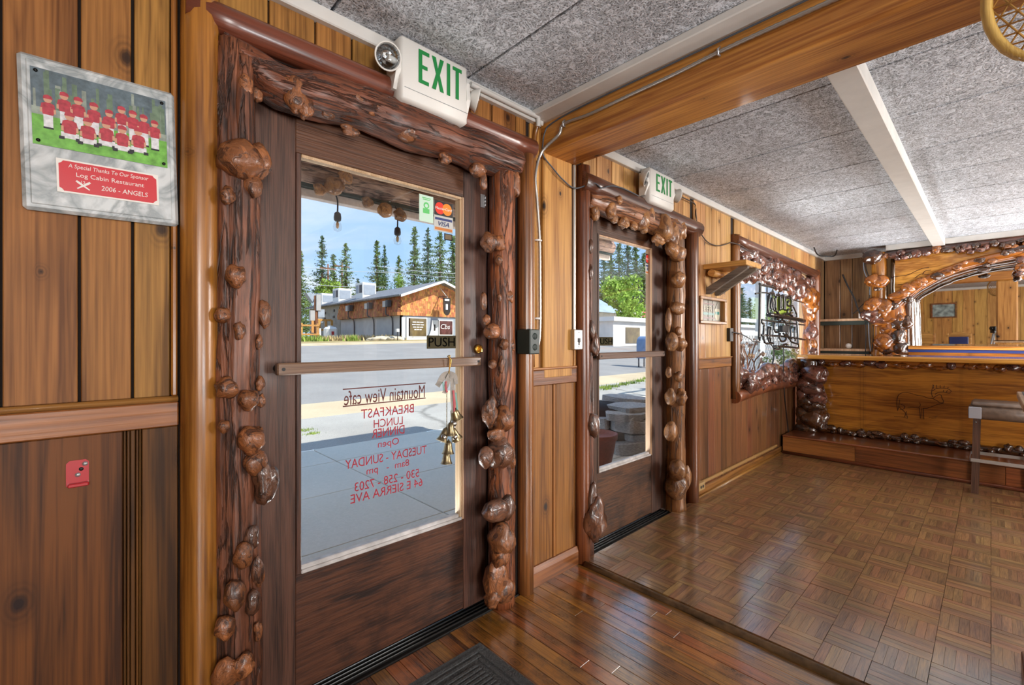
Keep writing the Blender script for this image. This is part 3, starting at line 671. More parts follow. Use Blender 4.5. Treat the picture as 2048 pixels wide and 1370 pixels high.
M['log_amb'] = wood('varnished_log', 'bd7a30', '7a4516', 'Z', .2, 1.0, coat_rough=.05, ring=.3, knots=.5, across=9)

def burl_bm(seed, sub=3):
    bm = NB(); bmesh.ops.create_icosphere(bm, subdivisions=sub, radius=1.0); o = Vector((seed * 3.7, seed * 1.3, -seed * 2.1))
    two = seed % 3 == 0
    for v in bm.verts:
        d = v.co.normalized(); k = 1 + .24 * MN.noise(d * 1.3 + o) + .09 * MN.noise(d * 3.1 + o)
        if two: k -= .26 * math.exp(-(MN.noise(d * .9 + o * 2) * 5) ** 2)
        v.co = d * k
    for f in bm.faces: f.smooth = True
    return bm
_bv = {}
def burl(pos, r, mat, parent, seed=None, name='burl'):
    seed = RND.randrange(9) if seed is None else seed
    key = (seed, mat.name)
    if key not in _bv: _bv[key] = mesh_of(burl_bm(seed), 'burl', mat, True)
    o = bpy.data.objects.new(name, _bv[key]); COL.objects.link(o); o.location = pos; o.scale = r if hasattr(r, '__len__') else (r, r, r)
    o.rotation_euler = (RND.uniform(-.5, .5), RND.uniform(-.5, .5), RND.uniform(0, 6.28)) if not hasattr(r, '__len__') else (0, RND.choice((0, math.pi)), 0)
    return attach(o, parent)
def px_burl(u, v, ru, rv, y, mat, parent, flat=.85, seed=None):
    c = at_y(u, v, y); k = (c - CAM).dot(FWD) / F; rx, rz = ru * k, rv * k
    return burl(c, (rx, min(rx, rz) * flat, rz), mat, parent, seed)
def log_bm(pts, rad, seg=26, sub=8, amp=.10, groove=.12, seed=0.0, flat_y=None):
    P = smooth_path(pts, sub); n = len(P); R = [rad[min(int(i / sub), len(rad) - 1)] * (1 - (i % sub) / sub) + rad[min(int(i / sub) + 1, len(rad) - 1)] * ((i % sub) / sub) for i in range(n)]
    bm = NB()
    def fn(i, a, p, d):
        g = MN.noise(Vector((math.cos(a) * 2.2 + seed, math.sin(a) * 2.2, i * .03)))
        return 1 + amp * MN.noise(p * 5 + Vector((seed, 0, 0))) + .5 * amp * MN.noise((p + d * .05) * 16) - groove * max(0, 1 - abs(g) * 7) * .8
    add_tube(bm, P, R, seg, fn=fn)
    if flat_y is not None:
        for v in bm.verts: v.co.y = min(v.co.y, flat_y)
    return bm
def burl_log(name, label, logs, burls, mat_log, mat_burl, y, group=None, flat_y=.04, amp=.10, groove=.12, loc=None):
    root = empty(name, loc or logs[0][0][0], label, 'log', group)
    for k, (pts, rad) in enumerate(logs):
        put('log', log_bm(pts, rad, seed=k * 3.1 + len(label), flat_y=flat_y, amp=amp, groove=groove), mat_log, root)
    for b in burls:
        px_burl(b[0], b[1], b[2], b[3], b[4] if len(b) > 4 else y, b[5] if len(b) > 5 else mat_burl, root)
    return root
def pxlog(path, y):                         # path of (u, v, half thickness in px)
    pts = [at_y(u, v, y) for u, v, _ in path]; return pts, [r * (p - CAM).dot(FWD) / F for p, (_, _, r) in zip(pts, path)]
bd = M['burl_dark']
burl_log('burl_log', 'dark barked log with round knobs upright beside the marble plaque, along the nearest door',
         [([(.318, -.015, 0), (.322, -.015, .5), (.318, -.015, 1.0), (.325, -.012, 1.5), (.322, -.012, 2.08)], [.062, .058, .06, .056, .054]),
          ([(.292, -.03, .9), (.296, -.035, 1.5), (.29, -.03, 2.05)], [.022, .024, .02]),
          ([(.335, -.055, 1.72), (.338, -.05, 1.9), (.34, -.045, 2.04)], [.02, .026, .022]),
          ([(.366, -.01, .02), (.362, -.012, .7), (.366, -.012, 1.3), (.372, -.012, 1.72)], [.034, .03, .026, .022])],
         [(478, 318, 40, 40, -.06), (514, 322, 24, 36, -.05), (455, 392, 15, 20, -.07), (506, 372, 17, 24, -.055), (472, 552, 19, 23, -.085), (445, 630, 14, 17, -.06), (479, 662, 12, 20, -.08), (528, 628, 13, 28, -.02),
          (518, 685, 8, 16, -.04), (453, 776, 21, 22, -.07), (497, 800, 20, 21, -.075), (520, 768, 10, 16, -.04), (522, 802, 9, 15, -.04), (448, 853, 11, 13, -.07), (503, 880, 26, 29, -.075), (512, 925, 21, 26, -.07),
          (530, 965, 27, 46, -.06, bd), (503, 1075, 14, 24, -.07, bd), (487, 1110, 18, 26, -.08), (515, 1140, 11, 28, -.06, bd), (470, 1190, 19, 30, -.085), (506, 1205, 14, 24, -.07, bd), (450, 1255, 18, 24, -.07),
          (519, 1150, 10, 26, -.05), (516, 1262, 9, 22, -.05), (485, 1330, 24, 28, -.08), (452, 1345, 24, 32, -.07), (490, 170, 14, 22, -.06), (512, 190, 12, 14, -.04)],
         M['log_dark'], M['burl_red'], -.07, amp=.12, groove=.2)
burl_log('burl_log', 'reddish log with swollen shiny burls between the nearest door and the green outlet',
         [([(1.40, .0, 0), (1.395, .0, .5), (1.40, .0, 1.0), (1.395, .0, 1.5), (1.40, .0, 2.0)], [.062, .06, .064, .06, .058]),
          ([(1.468, .012, 0), (1.466, .012, 1.0), (1.47, .012, 2.0)], [.022, .02, .022])],
         [(978, 484, 18, 20, -.06), (997, 486, 16, 17, -.06), (1027, 365, 17, 36, -.03), (966, 362, 10, 20, -.03), (998, 520, 8, 10, -.065), (1018, 595, 11, 14, -.05), (999, 596, 6, 9, -.065), (967, 602, 8, 18, -.04), (973, 640, 9, 11, -.05),
          (985, 663, 19, 17, -.065), (1008, 688, 10, 11, -.06), (1021, 692, 11, 14, -.05), (985, 728, 9, 9, -.065), (980, 822, 17, 34, -.06), (1006, 838, 24, 26, -.06), (993, 868, 22, 14, -.06), (972, 915, 17, 22, -.075, bd), (1000, 906, 29, 32, -.06, bd), (1020, 915, 14, 24, -.05),
          (992, 1020, 30, 24, -.07, bd), (1013, 1015, 18, 26, -.06, bd), (1003, 1080, 30, 34, -.07), (1000, 1110, 20, 26, -.08), (992, 1160, 26, 44, -.06), (1008, 1180, 24, 26, -.07), (985, 1195, 20, 22, -.07), (1003, 730, 7, 18, -.055)],
         M['log_red'], M['burl_red'], -.06)
burl_log('burl_log', 'dark twisted log lying across the top of the nearest glass door',
         [pxlog([(438, 82, 22), (500, 130, 34), (560, 175, 44), (640, 195, 48), (720, 215, 44), (800, 248, 44), (880, 276, 40), (960, 306, 38), (1030, 328, 30)], -.01)],
         [(590, 190, 24, 36, -.05), (608, 212, 20, 26, -.055), (572, 168, 12, 14, -.06), (715, 200, 26, 22, -.05), (742, 215, 20, 18, -.055), (700, 262, 22, 12, -.03), (655, 228, 16, 10, -.03), (815, 262, 26, 22, -.05), (838, 250, 18, 16, -.05), (890, 318, 16, 12, -.04), (900, 268, 26, 24, -.04), (1010, 316, 19, 22, -.05), (955, 338, 20, 16, -.03)],
         M['log_darkx'], M['burl_red'], -.05, amp=.14, groove=.22)
bf = M['burl_far']
burl_log('burl_log', 'dark log with a pear-shaped swollen foot on the left edge of the farther glass door',
         [([(2.06, -.0, 0), (2.065, 0, .8), (2.06, 0, 1.4), (2.065, 0, 2.0)], [.028, .022, .018, .02])],
         [(1190, 1035, 26, 48, -.07, bd), (1184, 1000, 16, 40, -.05, bd), (1186, 850, 16, 24, -.05, bd), (1190, 690, 12, 24, -.05, bd), (1181, 545, 8, 16, -.05, bd), (1181, 493, 7, 14, -.05, bd), (1184, 660, 8, 20, -.05, bd)],
         M['log_dark'], bd, -.05)
burl_log('burl_log', 'amber log with paired round burls between the farther glass door and the small shelf',
         [([(3.06, -.0, 0), (3.065, 0, .5), (3.06, 0, 1.0), (3.065, 0, 1.6), (3.07, .0, 2.02)], [.085, .07, .068, .07, .062])],
         [(1344, 468, 20, 28, -.06), (1362, 462, 14, 20, -.05), (1345, 498, 18, 16, -.06), (1356, 508, 18, 17, -.06), (1356, 560, 17, 16, -.065), (1355, 617, 20, 14, -.07), (1357, 662, 8, 9, -.07), (1344, 684, 14, 18, -.06), (1360, 688, 14, 14, -.06), (1337, 640, 7, 24, -.04),
          (1337, 745, 7, 11, -.05), (1356, 753, 11, 12, -.07), (1341, 794, 12, 17, -.065), (1362, 795, 15, 18, -.065), (1342, 863, 14, 20, -.07), (1355, 940, 20, 20, -.08), (1372, 955, 12, 24, -.06), (1352, 975, 24, 26, -.04)],
         M['log_far'], bf, -.06, flat_y=.05)
burl_log('burl_log', 'knobbly amber cross log with sawn stubs, over the farther glass door',
         [pxlog([(1172, 398, 16), (1200, 408, 22), (1240, 422, 24), (1290, 440, 24), (1340, 458, 22), (1352, 462, 16)], -.01)],
         [(1190, 428, 12, 16, -.06), (1222, 420, 13, 16, -.06), (1237, 401, 9, 10, -.07), (1228, 438, 10, 9, -.05), (1248, 445, 15, 13, -.05), (1264, 424, 9, 10, -.06), (1268, 452, 11, 9, -.05), (1284, 440, 18, 20, -.05), (1300, 430, 12, 16, -.06), (1288, 458, 10, 9, -.05), (1325, 455, 24, 30, -.06), (1346, 448, 12, 22, -.05), (1318, 478, 20, 14, -.05)],
         M['log_farx'], bf, -.05, amp=.14)
# ---------------------------------------------------------------- exit signs
M['exitw'] = plain('exit_white_plastic', 'dcdbd6', .45); M['exitg'] = plain('exit_green', '14803c', .5); M['lens'] = plain('lamp_reflector', 'b4b8bc', .12, metal=1.0)
M['clear'] = glassmat('clear_lens', (.93, .95, .96))
def lampheads(root, c, aim, r):
    q = Vector(aim).to_track_quat('Z', 'Y').to_matrix().to_4x4(); Mx = Matrix.Translation(c) @ q
    bm = NB(); add_lathe(bm, [(.35 * r, -.75 * r), (.7 * r, -.6 * r), (.98 * r, -.1 * r), (1.04 * r, .02 * r), (1.04 * r, .1 * r), (.93 * r, .1 * r), (.93 * r, .0)], Mx, 28, caps=False); h = put('lamp_head', bm, M['exitw'], root)
    bm = NB(); add_lathe(bm, [(.93 * r, .09 * r), (.8 * r, -.12 * r), (.5 * r, -.36 * r), (.16 * r, -.46 * r), (.12 * r, -.2 * r), (.05 * r, -.1 * r), (.001, -.08 * r)], Mx, 16, caps=False, flat=True)
    o = put('reflector', bm, M['lens'], h)
    bm = NB(); add_lathe(bm, [(.95 * r, .08 * r), (.7 * r, .2 * r), (.3 * r, .26 * r), (.01, .27 * r)], Mx, 24); put('lens', bm, M['clear'], h)
def exit_letters(root, x0, x1, z0, z1, y):
    w = (x1 - x0); h = z1 - z0; s = .052 * (w / .22)
    def poly(pts, ox):
        bm = NB()
        for p in pts: add_prism(bm, p, lambda x, z, d: Vector((x0 + (ox + x) * w, y - d, z0 + z * h)), 0, .0015)
        put('letter', bm, M['exitg'], root)
    k = .075
    poly([[(0, 0), (k, 0), (k, 1), (0, 1)], [(k, 0), (.22, 0), (.22, .11), (k, .11)], [(k, .89), (.23, .89), (.23, 1), (k, 1)], [(k, .45), (.19, .45), (.19, .56), (k, .56)]], 0)
    poly([[(0, 1), (.085, 1), (.135, .66), (.185, 1), (.27, 1), (.178, .5), (.27, 0), (.185, 0), (.135, .34), (.085, 0), (0, 0), (.092, .5)]], .29)
    poly([[(0, 0), (k, 0), (k, 1), (0, 1)]], .635)
    poly([[(.07, 0), (.145, 0), (.145, .9), (.07, .9)], [(0, .89), (.215, .89), (.215, 1), (0, 1)]], .775)
def exit_sign(x0, x1, z0, z1, yb, yf, label, la, lb, ra, rb, r):
    root = empty('exit_sign', ((x0 + x1) / 2, yf, z0), label, 'exit sign', 'emergency exit signs')
    bm = NB(); add_box(bm, (x0, yf, z0), (x1, yb, z1), 0, .012); auto(put('housing', bm, M['exitw'], root), 50)
    bm = NB(); add_box(bm, (x0 + .015, yf - .0012, z0 + .046), (x1 - .004, yf - .0004, z0 + .048), 0); put('seam', bm, M['steel'], root)
    exit_letters(root, x0 + .24 * (x1 - x0), x1 - .11 * (x1 - x0), z0 + .085, z1 - .028, yf - .0008)
    for c, aim, s in ((la, lb, -1), (ra, rb, 1)):
        c = Vector(c); xx = x0 if s < 0 else x1
        bm = NB(); zc = c.z
        add_prism(bm, [(zc - .085, yb - .002), (zc - .085, yf + .03), (zc - .02, yf + .004), (zc + .05, yf + .01), (zc + .06, yb - .002)], lambda z, y, x: Vector((x, y, z)), xx - s * .004, xx + s * .014)
        put('lamp_bracket', bm, M['exitw'], root)
        bm = NB(); add_tube(bm, [(xx + s * .01, c.y + .01, zc), (c.x, c.y + .005, zc)], .012, 10); put('swivel', bm, M['exitw'], root)
        lampheads(root, c, aim, r)
exit_sign(.822, 1.128, 2.078, 2.314, -.02, -.10, 'larger white exit sign with green letters above the nearest glass door', (.772, -.10, 2.205), (-.25, -1, -.35), (1.182, -.085, 2.205), (1, -.55, -.25), .045)
exit_sign(2.545, 2.861, 2.068, 2.29, -.03, -.10, 'smaller-looking white exit sign with green letters above the farther glass door', (2.497, -.10, 2.2), (.5, -1, -.4), (2.955, -.075, 2.2), (.9, -.5, -.1), .045)

# ---------------------------------------------------------------- team plaque
M['marble'] = None
def marble():
    m, t, b = newmat('grey_marble'); tc = nn(t, 'TexCoord'); n = nn(t, 'TexNoise', Scale=7.0, Detail=8.0, Distortion=2.2); t.links.new(tc.outputs['Object'], n.inputs['Vector'])
    n2 = nn(t, 'TexNoise', Scale=30.0, Detail=6.0); t.links.new(tc.outputs['Object'], n2.inputs['Vector'])
    v = maprange(t, mathn(t, 'ABSOLUTE', mathn(t, 'SUBTRACT', n.outputs['Fac'], .5)), 0, .16, 0, 1); v = mathn(t, 'ADD', mathn(t, 'MULTIPLY', v, .8), mathn(t, 'MULTIPLY', n2.outputs['Fac'], .3))
    cr = nn(t, 'ValToRGB'); e = cr.color_ramp.elements; e[0].position = .1; e[1].position = .85; e[0].color = lin('8f989b'); e[1].color = lin('cfd5d6'); t.links.new(v, cr.inputs[0]); t.links.new(cr.outputs[0], b.inputs['Base Color'])
    setp(b, Roughness=.3, Coat_Weight=.5); return m
M['marble'] = marble()
pl = empty('plaque', (.037, -.003, 1.7), 'marble-look team plaque with photo and red name plate, hung left of the doors', 'plaque', None, (0, math.radians(-1.6), 0))
PW, PH = .292, .362
def PB(name, x0, x1, z0, z1, y0, y1, mat, bev=0, par=None):
    bm = NB(); add_box(bm, (x0, y0, z0), (x1, y1, z1), 0, bev); return put(name, bm, mat, par or pl, local=True)
PB('board', -PW / 2, PW / 2, -PH / 2, PH / 2, -.018, 0, M['marble'], .007)
bm = NB(); add_box(bm, (-PW / 2 + .014, -.0205, -PH / 2 + .014), (PW / 2 - .014, -.017, PH / 2 - .014), 0, .002); put('face', bm, M['marble'], pl, local=True)
fx0, fx1, fz0, fz1 = -.125, .125, -.028, .150
M['ph_trees'] = plain('photo_dark_pines', '5f6e76', .3, var=.3, bscale=70); M['ph_trees2'] = plain('photo_green_pines', '6a7f6a', .3, var=.25, bscale=80); M['ph_grass'] = plain('photo_grass', '6fae4a', .3, var=.35, bscale=60); M['ph_dirt'] = plain('photo_path', '8f9a90', .3, var=.3, bscale=60)
M['ph_red'] = plain('photo_red_shirt', 'b0404c', .3, var=.25, bscale=120); M['ph_skin'] = plain('photo_skin', 'c99a80', .3); M['ph_white'] = plain('photo_white_pants', 'd5d6da', .3, var=.2, bscale=120); M['ph_shoe'] = plain('photo_shoe', '2b2b30', .3)
ph = NB(); add_box(ph, (fx0, -.0225, fz0), (fx1, -.0205, fz1), 0)
rect(ph, fx0, fx1, fz0, fz0 + .075, -.0226, 2); rect(ph, fx0, fx1, fz0 + .070, fz0 + .088, -.02262, 3)
for k in range(34):
    x = RND.uniform(fx0, fx1 - .004); h0 = fz0 + .088; rect(ph, x, min(fx1, x + RND.uniform(.003, .010)), h0, RND.uniform(h0 + .03, fz1), -.02264 - k * .00001, RND.choice((1, 3, 1, 1)) if k % 4 else 1)
def player(x, z, s, sit, y):
    if sit: rect(ph, x - .013 * s, x + .013 * s, z, z + .012 * s, y, 5); rect(ph, x - .016 * s, x - .008 * s, z - .003 * s, z + .003 * s, y - .00002, 7); rect(ph, x + .008 * s, x + .016 * s, z - .003 * s, z + .003 * s, y - .00002, 7); z += .010 * s
    else: rect(ph, x - .0075 * s, x + .0075 * s, z, z + .030 * s, y, 5); rect(ph, x - .008 * s, x + .008 * s, z - .003 * s, z + .001 * s, y - .00002, 7); z += .028 * s
    ph_f = ph.faces.new([ph.verts.new((x + a * s, y - .00003, z + b_ * s)) for a, b_ in ((-.008, 0), (.008, 0), (.012, .012), (.010, .024), (.004, .027), (-.004, .027), (-.010, .024), (-.012, .012))]); ph_f.material_index = 4
    rect(ph, x - .0125 * s, x - .009 * s, z + .004 * s, z + .014 * s, y - .00004, 6); rect(ph, x + .009 * s, x + .0125 * s, z + .004 * s, z + .014 * s, y - .00004, 6)
    disc(ph, (x, z + .033 * s), .0065 * s, 6, y - .00005); f = ph.faces.new([ph.verts.new((x + a * s, y - .00006, z + b_ * s)) for a, b_ in ((-.0075, .035), (.0085, .035), (.006, .042), (0, .0445), (-.006, .042))]); f.material_index = 4
k = 0
for x in (-.098, -.07, -.046, -.018, .010, .034, .056, .078, .1):
    player(x, fz0 + .043 + .005 * ((k * 7) % 4), 1.06 + .05 * ((k * 5) % 4) / 3, False, -.0231 - k * .00012); k += 1
for x in (-.062, -.03, .004, .034, .066): player(x, fz0 + .022 + .004 * (k % 2), 1.2, True, -.0231 - k * .00012); k += 1
put('team_photo', ph, [M['ph_trees'], M['ph_trees2'], M['ph_grass'], M['ph_dirt'], M['ph_red'], M['ph_white'], M['ph_skin'], M['ph_shoe']], pl, local=True)
M['stud'] = plain('dark_stud', '20201f', .25, metal=.8)
for sx_ in (fx0 + .009, fx1 - .008):
    for sz_ in (fz0 + .009, fz1 - .008):
        bm = NB(); add_lathe(bm, [(.004, 0), (.0038, .002), (.002, .0032), (0, .0035)], Matrix.Translation((sx_, -.0240, sz_)) @ Matrix.Rotation(H, 4, 'X'), 12); put('stud', bm, M['stud'], pl, local=True)
M['plate_red'] = plain('red_name_plate', 'c8222e', .35, coat=.3); M['plate_w'] = plain('plate_border', 'e4e2dc', .4)
nx0, nx1, nz0, nz1 = -.088, .104, -.132, -.052
PB('name_plate', nx0, nx1, nz0, nz1, -.0225, -.0205, M['plate_w'])
bm = NB(); c_ = .008; a0, a1, b0, b1 = nx0 + .004, nx1 - .004, nz0 + .004, nz1 - .004
add_prism(bm, [(a0 + c_, b0), (a1 - c_, b0), (a1 - c_ * .6, b0 + c_ * .6), (a1, b0 + c_), (a1, b1 - c_), (a1 - c_ * .6, b1 - c_ * .6), (a1 - c_, b1), (a0 + c_, b1), (a0 + c_ * .6, b1 - c_ * .6), (a0, b1 - c_), (a0, b0 + c_), (a0 + c_ * .6, b0 + c_ * .6)], lambda x, z, y: Vector((x, -y, z)), .0224, .0229)
npl = put('plate_face', bm, M['plate_red'], pl, local=True)
for body, x, z, w, h, sh in (('A Special Thanks To Our Sponsor', .008, -.0675, .150, .0125, .12), ('Log Cabin Restaurant', .010, -.087, .128, .0135, 0), ('2006 - ANGELS', .036, -.109, .090, .0115, .1)):
    letters('lettering', body, (x, -.0233, z), w, h, M['plate_w'], pl, False, sh, local=True)
bm = NB()
for s in (-1, 1):
    R_ = Matrix.Translation((-.042, -.0232, -.110)) @ Matrix.Rotation(s * math.radians(52), 4, 'Y')
    add_prism(bm, [(-.0012, -.014), (.0012, -.014), (.0026, .010), (.0020, .016), (-.0020, .016), (-.0026, .010)], lambda x, z, y: R_ @ Vector((x, -y - s * .00025, z)), 0, .0004)
put('crossed_bats', bm, M['plate_w'], pl, local=True)
letters('lettering', '12', (-.042, -.0233, -.1015), .007, .006, M['plate_w'], pl, local=True)

# ---------------------------------------------------------------- red bracket on the wainscot
rb = empty('wall_bracket', (-.008, 0, .88), 'small red metal bracket screwed to the lower plank wall near a dark knot', 'bracket')
M['redmetal'] = plain('red_enamel', 'b3202a', .35, coat=.4)
bm = NB(); add_prism(bm, [(-.028, -.028), (.013, -.028), (.013, .028), (.007, .034), (-.022, .034), (-.028, .027)], lambda x, z, y: Vector((x - .005, -.001 - y, z + .882)), 0, .003); put('plate', bm, M['redmetal'], rb)
bm = NB(); add_box(bm, (-.030, -.016, .852), (.008, -.002, .861), 0, .002); put('lip', bm, M['redmetal'], rb)
for x, z in ((.001, .905), (-.012, .88)):
    bm = NB(); add_lathe(bm, [(.0055, 0), (.005, .002), (0, .003)], Matrix.Translation((x, -.004, z)) @ Matrix.Rotation(H, 4, 'X'), 12); put('screw', bm, M['steel'], rb)
bm = NB(); add_lathe(bm, [(.0045, 0), (.0045, .0008), (0, .0008)], Matrix.Translation((-.006, -.004, .893)) @ Matrix.Rotation(H, 4, 'X'), 12); put('hole', bm, M['black'], rb)

# ---------------------------------------------------------------- bell cluster on the push bar
bx = at_y(897, 720, -.04).x; by = -.038
bl = empty('door_bells', (bx, by, 1.14), 'brass bells and ribbons hanging by a hook from the nearest door push bar', 'bells')
M['bellbrass'] = plain('antique_bell_brass', '938566', .3, metal=.9, var=.3, bscale=60); M['silver'] = plain('silver_bell', 'b8b6ae', .2, metal=1.0); M['ribbon'] = plain('grey_ribbon', '9a948c', .6, var=.2); M['ribred'] = plain('red_ribbon', 'b5545a', .6); M['ribteal'] = plain('teal_ribbon', '6fa59a', .6)
def bp(u, v): p = at_y(u, v, by); return Vector((p.x, by, p.z))
tube('hook', [bp(898, 742), bp(902, 720), (bx, by + .004, 1.145), (bx - .001, by - .012, 1.149), bp(896, 716) + Vector((0, -.012, 0)), bp(897, 738) + Vector((0, -.006, 0)), bp(897, 752)], .0022, M['brass'], bl, 6)
def ribbon(name, pts, w, mat, th=.0015):
    P = smooth_path([bp(*p[:2]) + Vector((0, p[2], 0)) for p in pts], 5); bm = NB(); prev = None
    for i, p in enumerate(P):
        t_ = (P[min(i + 1, len(P) - 1)] - P[max(i - 1, 0)]).normalized(); side = t_.cross(Vector((.25 * math.sin(i * .9), -1, 0))).normalized() * w / 2
        cur = [bm.verts.new(p - side), bm.verts.new(p + side), bm.verts.new(p + side + Vector((0, th, 0))), bm.verts.new(p - side + Vector((0, th, 0)))]
        if prev:
            for k in range(4): bm.faces.new((prev[k], prev[(k + 1) % 4], cur[(k + 1) % 4], cur[k]))
        prev = cur
    put(name, bm, mat, bl)
ribbon('ribbon', [(899, 748, 0), (884, 752, -.012), (872, 772, -.01)], .026, M['ribbon']); ribbon('ribbon', [(899, 748, 0), (890, 760, -.02), (884, 786, -.016)], .022, M['ribbon']); ribbon('ribbon', [(898, 746, 0), (906, 752, -.012), (910, 768, -.01)], .02, M['ribbon'])
ribbon('ribbon', [(886, 762, -.022), (886, 776, -.022), (889, 784, -.02)], .008, M['ribred']); ribbon('ribbon', [(880, 764, -.021), (882, 780, -.02)], .006, M['ribteal'])
ribbon('ribbon', [(901, 752, -.01), (902, 790, -.014), (904, 825, -.01)], .022, M['ribbon']); ribbon('ribbon', [(902, 780, -.016), (904, 805, -.017), (905, 822, -.013)], .010, M['ribred']); ribbon('ribbon', [(908, 785, -.013), (910, 810, -.014), (912, 830, -.012)], .007, M['ribteal'])
bm = NB()
for i in range(22):
    p = bp(893.5, 752 + i * 5.0); a = i % 2
    ring = [p + Vector((.0035 * math.cos(q * 1.047) * (1 if a else .3), .0035 * math.cos(q * 1.047) * (.3 if a else 1), .0055 * math.sin(q * 1.047))) for q in range(7)]
    add_tube(bm, ring, .001, 4, caps=False)
put('chain', bm, M['bellbrass'], bl)
def bell(u, v, h_px, r_px, tilt, mat, yo=0.0):
    k = (at_y(u, v, by) - CAM).dot(FWD) / F; h, r = h_px * k, r_px * k
    Mx = Matrix.Translation(bp(u, v) + Vector((0, yo, 0))) @ Matrix.Rotation(tilt, 4, 'Y') @ Matrix.Translation((0, 0, -h / 2))
    bm = NB(); add_lathe(bm, [(r, 0), (r * .93, h * .04), (r * .72, h * .3), (r * .62, h * .6), (r * .55, h * .8), (r * .3, h * .95), (r * .1, h), (r * .1, h * 1.08), (.001, h * 1.1)], Mx, 20)
    o = put('bell', bm, mat, bl); bm = NB(); add_lathe(bm, [(.001, -h * .05), (r * .22, 0), (r * .2, h * .12), (.001, h * .2)], Mx, 10); put('clapper', bm, M['silver'], o)
bell(910, 827, 24, 14, -.35, M['bellbrass']); bell(894, 893, 26, 12.5, .05, M['bellbrass'], -.008); bell(893, 915, 23, 12, .02, M['bellbrass'])
bell(887, 868, 30, 12, .5, M['bellbrass'], -.006); bell(907, 866, 30, 12, -.5, M['bellbrass'], -.004); bell(895, 856, 26, 11, .0, M['bellbrass'], -.02)
for u, v in ((883, 873), (905, 872), (895, 862), (903, 846)):
    k = (at_y(u, v, by) - CAM).dot(FWD) / F; bm = NB(); bmesh.ops.create_icosphere(bm, subdivisions=2, radius=6.5 * k, matrix=Matrix.Translation(bp(u, v) + Vector((0, -.016, 0)))); put('jingle_bell', bm, M['silver'], bl, True)

# ---------------------------------------------------------------- outlets, conduit, cords
M['greenplate'] = plain('dark_green_cover', '2d3a36', .45); M['steelplate'] = plain('brushed_steel_cover', 'b4b2ae', .35, metal=.8); M['cream'] = plain('cream_plastic', 'b99c6a', .5); M['tancord'] = plain('tan_cord', 'b08a55', .5)
def outlet_box(label, x0, x1, z0, z1, yf, mat, slots):
    root = empty('outlet', ((x0 + x1) / 2, 0, z0), label, 'outlet'); bm = NB(); add_box(bm, (x0, yf, z0), (x1, .0, z1), 0, .004); put('box', bm, mat, root)
    cx = (x0 + x1) / 2
    for k in slots:
        cz = z0 + (z1 - z0) * k; bm = NB(); add_lathe(bm, [(.016, 0), (.015, .002), (0, .002)], Matrix.Translation((cx, yf + .0005, cz)) @ Matrix.Rotation(H, 4, 'X'), 16); r_ = put('receptacle', bm, mat, root)
        bm = NB()
        for dx in (-.005, .005): add_box(bm, (cx + dx - .001, yf - .003, cz - .004), (cx + dx + .001, yf - .0012, cz + .005))
        add_box(bm, (cx - .002, yf - .003, cz - .010), (cx + .002, yf - .0012, cz - .006)); put('slot', bm, M['black'], r_)
    return root
outlet_box('dark green outlet box fed by a flexible steel conduit', 1.495, 1.562, 1.146, 1.262, -.088, M['greenplate'], (.28, .72))
sw = empty('switch', (1.915, 0, 1.16), 'steel cover plate with a single black slot under the vertical wiring strip', 'switch')
bm = NB(); add_box(bm, (1.878, -.045, 1.160), (1.945, -.008, 1.268), 0, .004); put('cover', bm, M['steelplate'], sw)
bm = NB(); add_box(bm, (1.902, -.048, 1.200), (1.922, -.044, 1.222), 0, .001); add_box(bm, (1.909, -.048, 1.185), (1.915, -.044, 1.20)); put('key_switch', bm, M['black'], sw)
for z in (1.252, 1.176): bm = NB(); add_lathe(bm, [(.0035, 0), (0, .002)], Matrix.Translation((1.9115, -.0455, z)) @ Matrix.Rotation(H, 4, 'X'), 10); put('screw', bm, M['steel'], sw)
o = box('wiring_strip', (1.898, -.024, 1.262), (1.914, .0, 2.15), M['steelplate'], None, .004); tag(o, 'vertical grey wiring strip running up the wall from the steel switch plate', 'wiring')
# flexible conduit: down the wall and along the beam
def cpt(u, v, y): return at_y(u, v, y)
bx_ = 1.664
def bpt(u, v):
    p = at_x(u, v, bx_); return p
cond = [cpt(1062, 700, -.022), cpt(1076, 690, -.02), cpt(1080, 650, -.014), cpt(1080, 560, -.014), cpt(1079, 478, -.014), cpt(1074, 400, -.018), cpt(1071, 350, -.022), cpt(1083, 305, -.035), Vector((1.66, -.12, 2.20)), bpt(1128, 248), bpt(1180, 228), bpt(1260, 190), bpt(1350, 148), bpt(1440, 103), bpt(1560, 48), bpt(1700, -15), bpt(1850, -80)]
P = smooth_path(cond, 16); cn = NB(); add_tube(cn, P, .0072, 8, fn=lambda i, a, p, d: 1.0 + (.12 if i % 2 else -.08))
cb = empty('conduit', P[0], 'flexible ribbed steel conduit rising from the green outlet and along the beam', 'conduit')
put('hose', cn, M['steelplate'], cb)
for u, v in ((1077, 481), (1075, 637)):
    p = at_y(u, v, -.016); bm = NB(); add_tube(bm, [p + Vector((.012, .008, 0)), p + Vector((.009, -.009, 0)), p + Vector((-.009, -.009, 0)), p + Vector((-.022, .010, 0))], .0055, 6); put('strap', bm, M['whitep'], cb)
for u, v in ((1128, 247), (1438, 103)):
    p = bpt(u, v); bm = NB(); add_tube(bm, [p + Vector((.006, 0, .018)), p + Vector((-.010, 0, .004)), p + Vector((-.008, 0, -.014)), p + Vector((.008, 0, -.012))], .004, 6); put('strap', bm, M['steel'], cb)
tag(tube('raceway', [(1.605, -.03, 2.255), (1.605, -.014, 2.2), (1.60, -.012, 2.05), (1.592, -.012, 1.8), (1.592, -.012, 1.6), (1.592, -.012, 1.08)], .011, M['casing'], None, 8, 6), 'tan painted pipe running down the wall beside the nearest door casing', 'pipe')
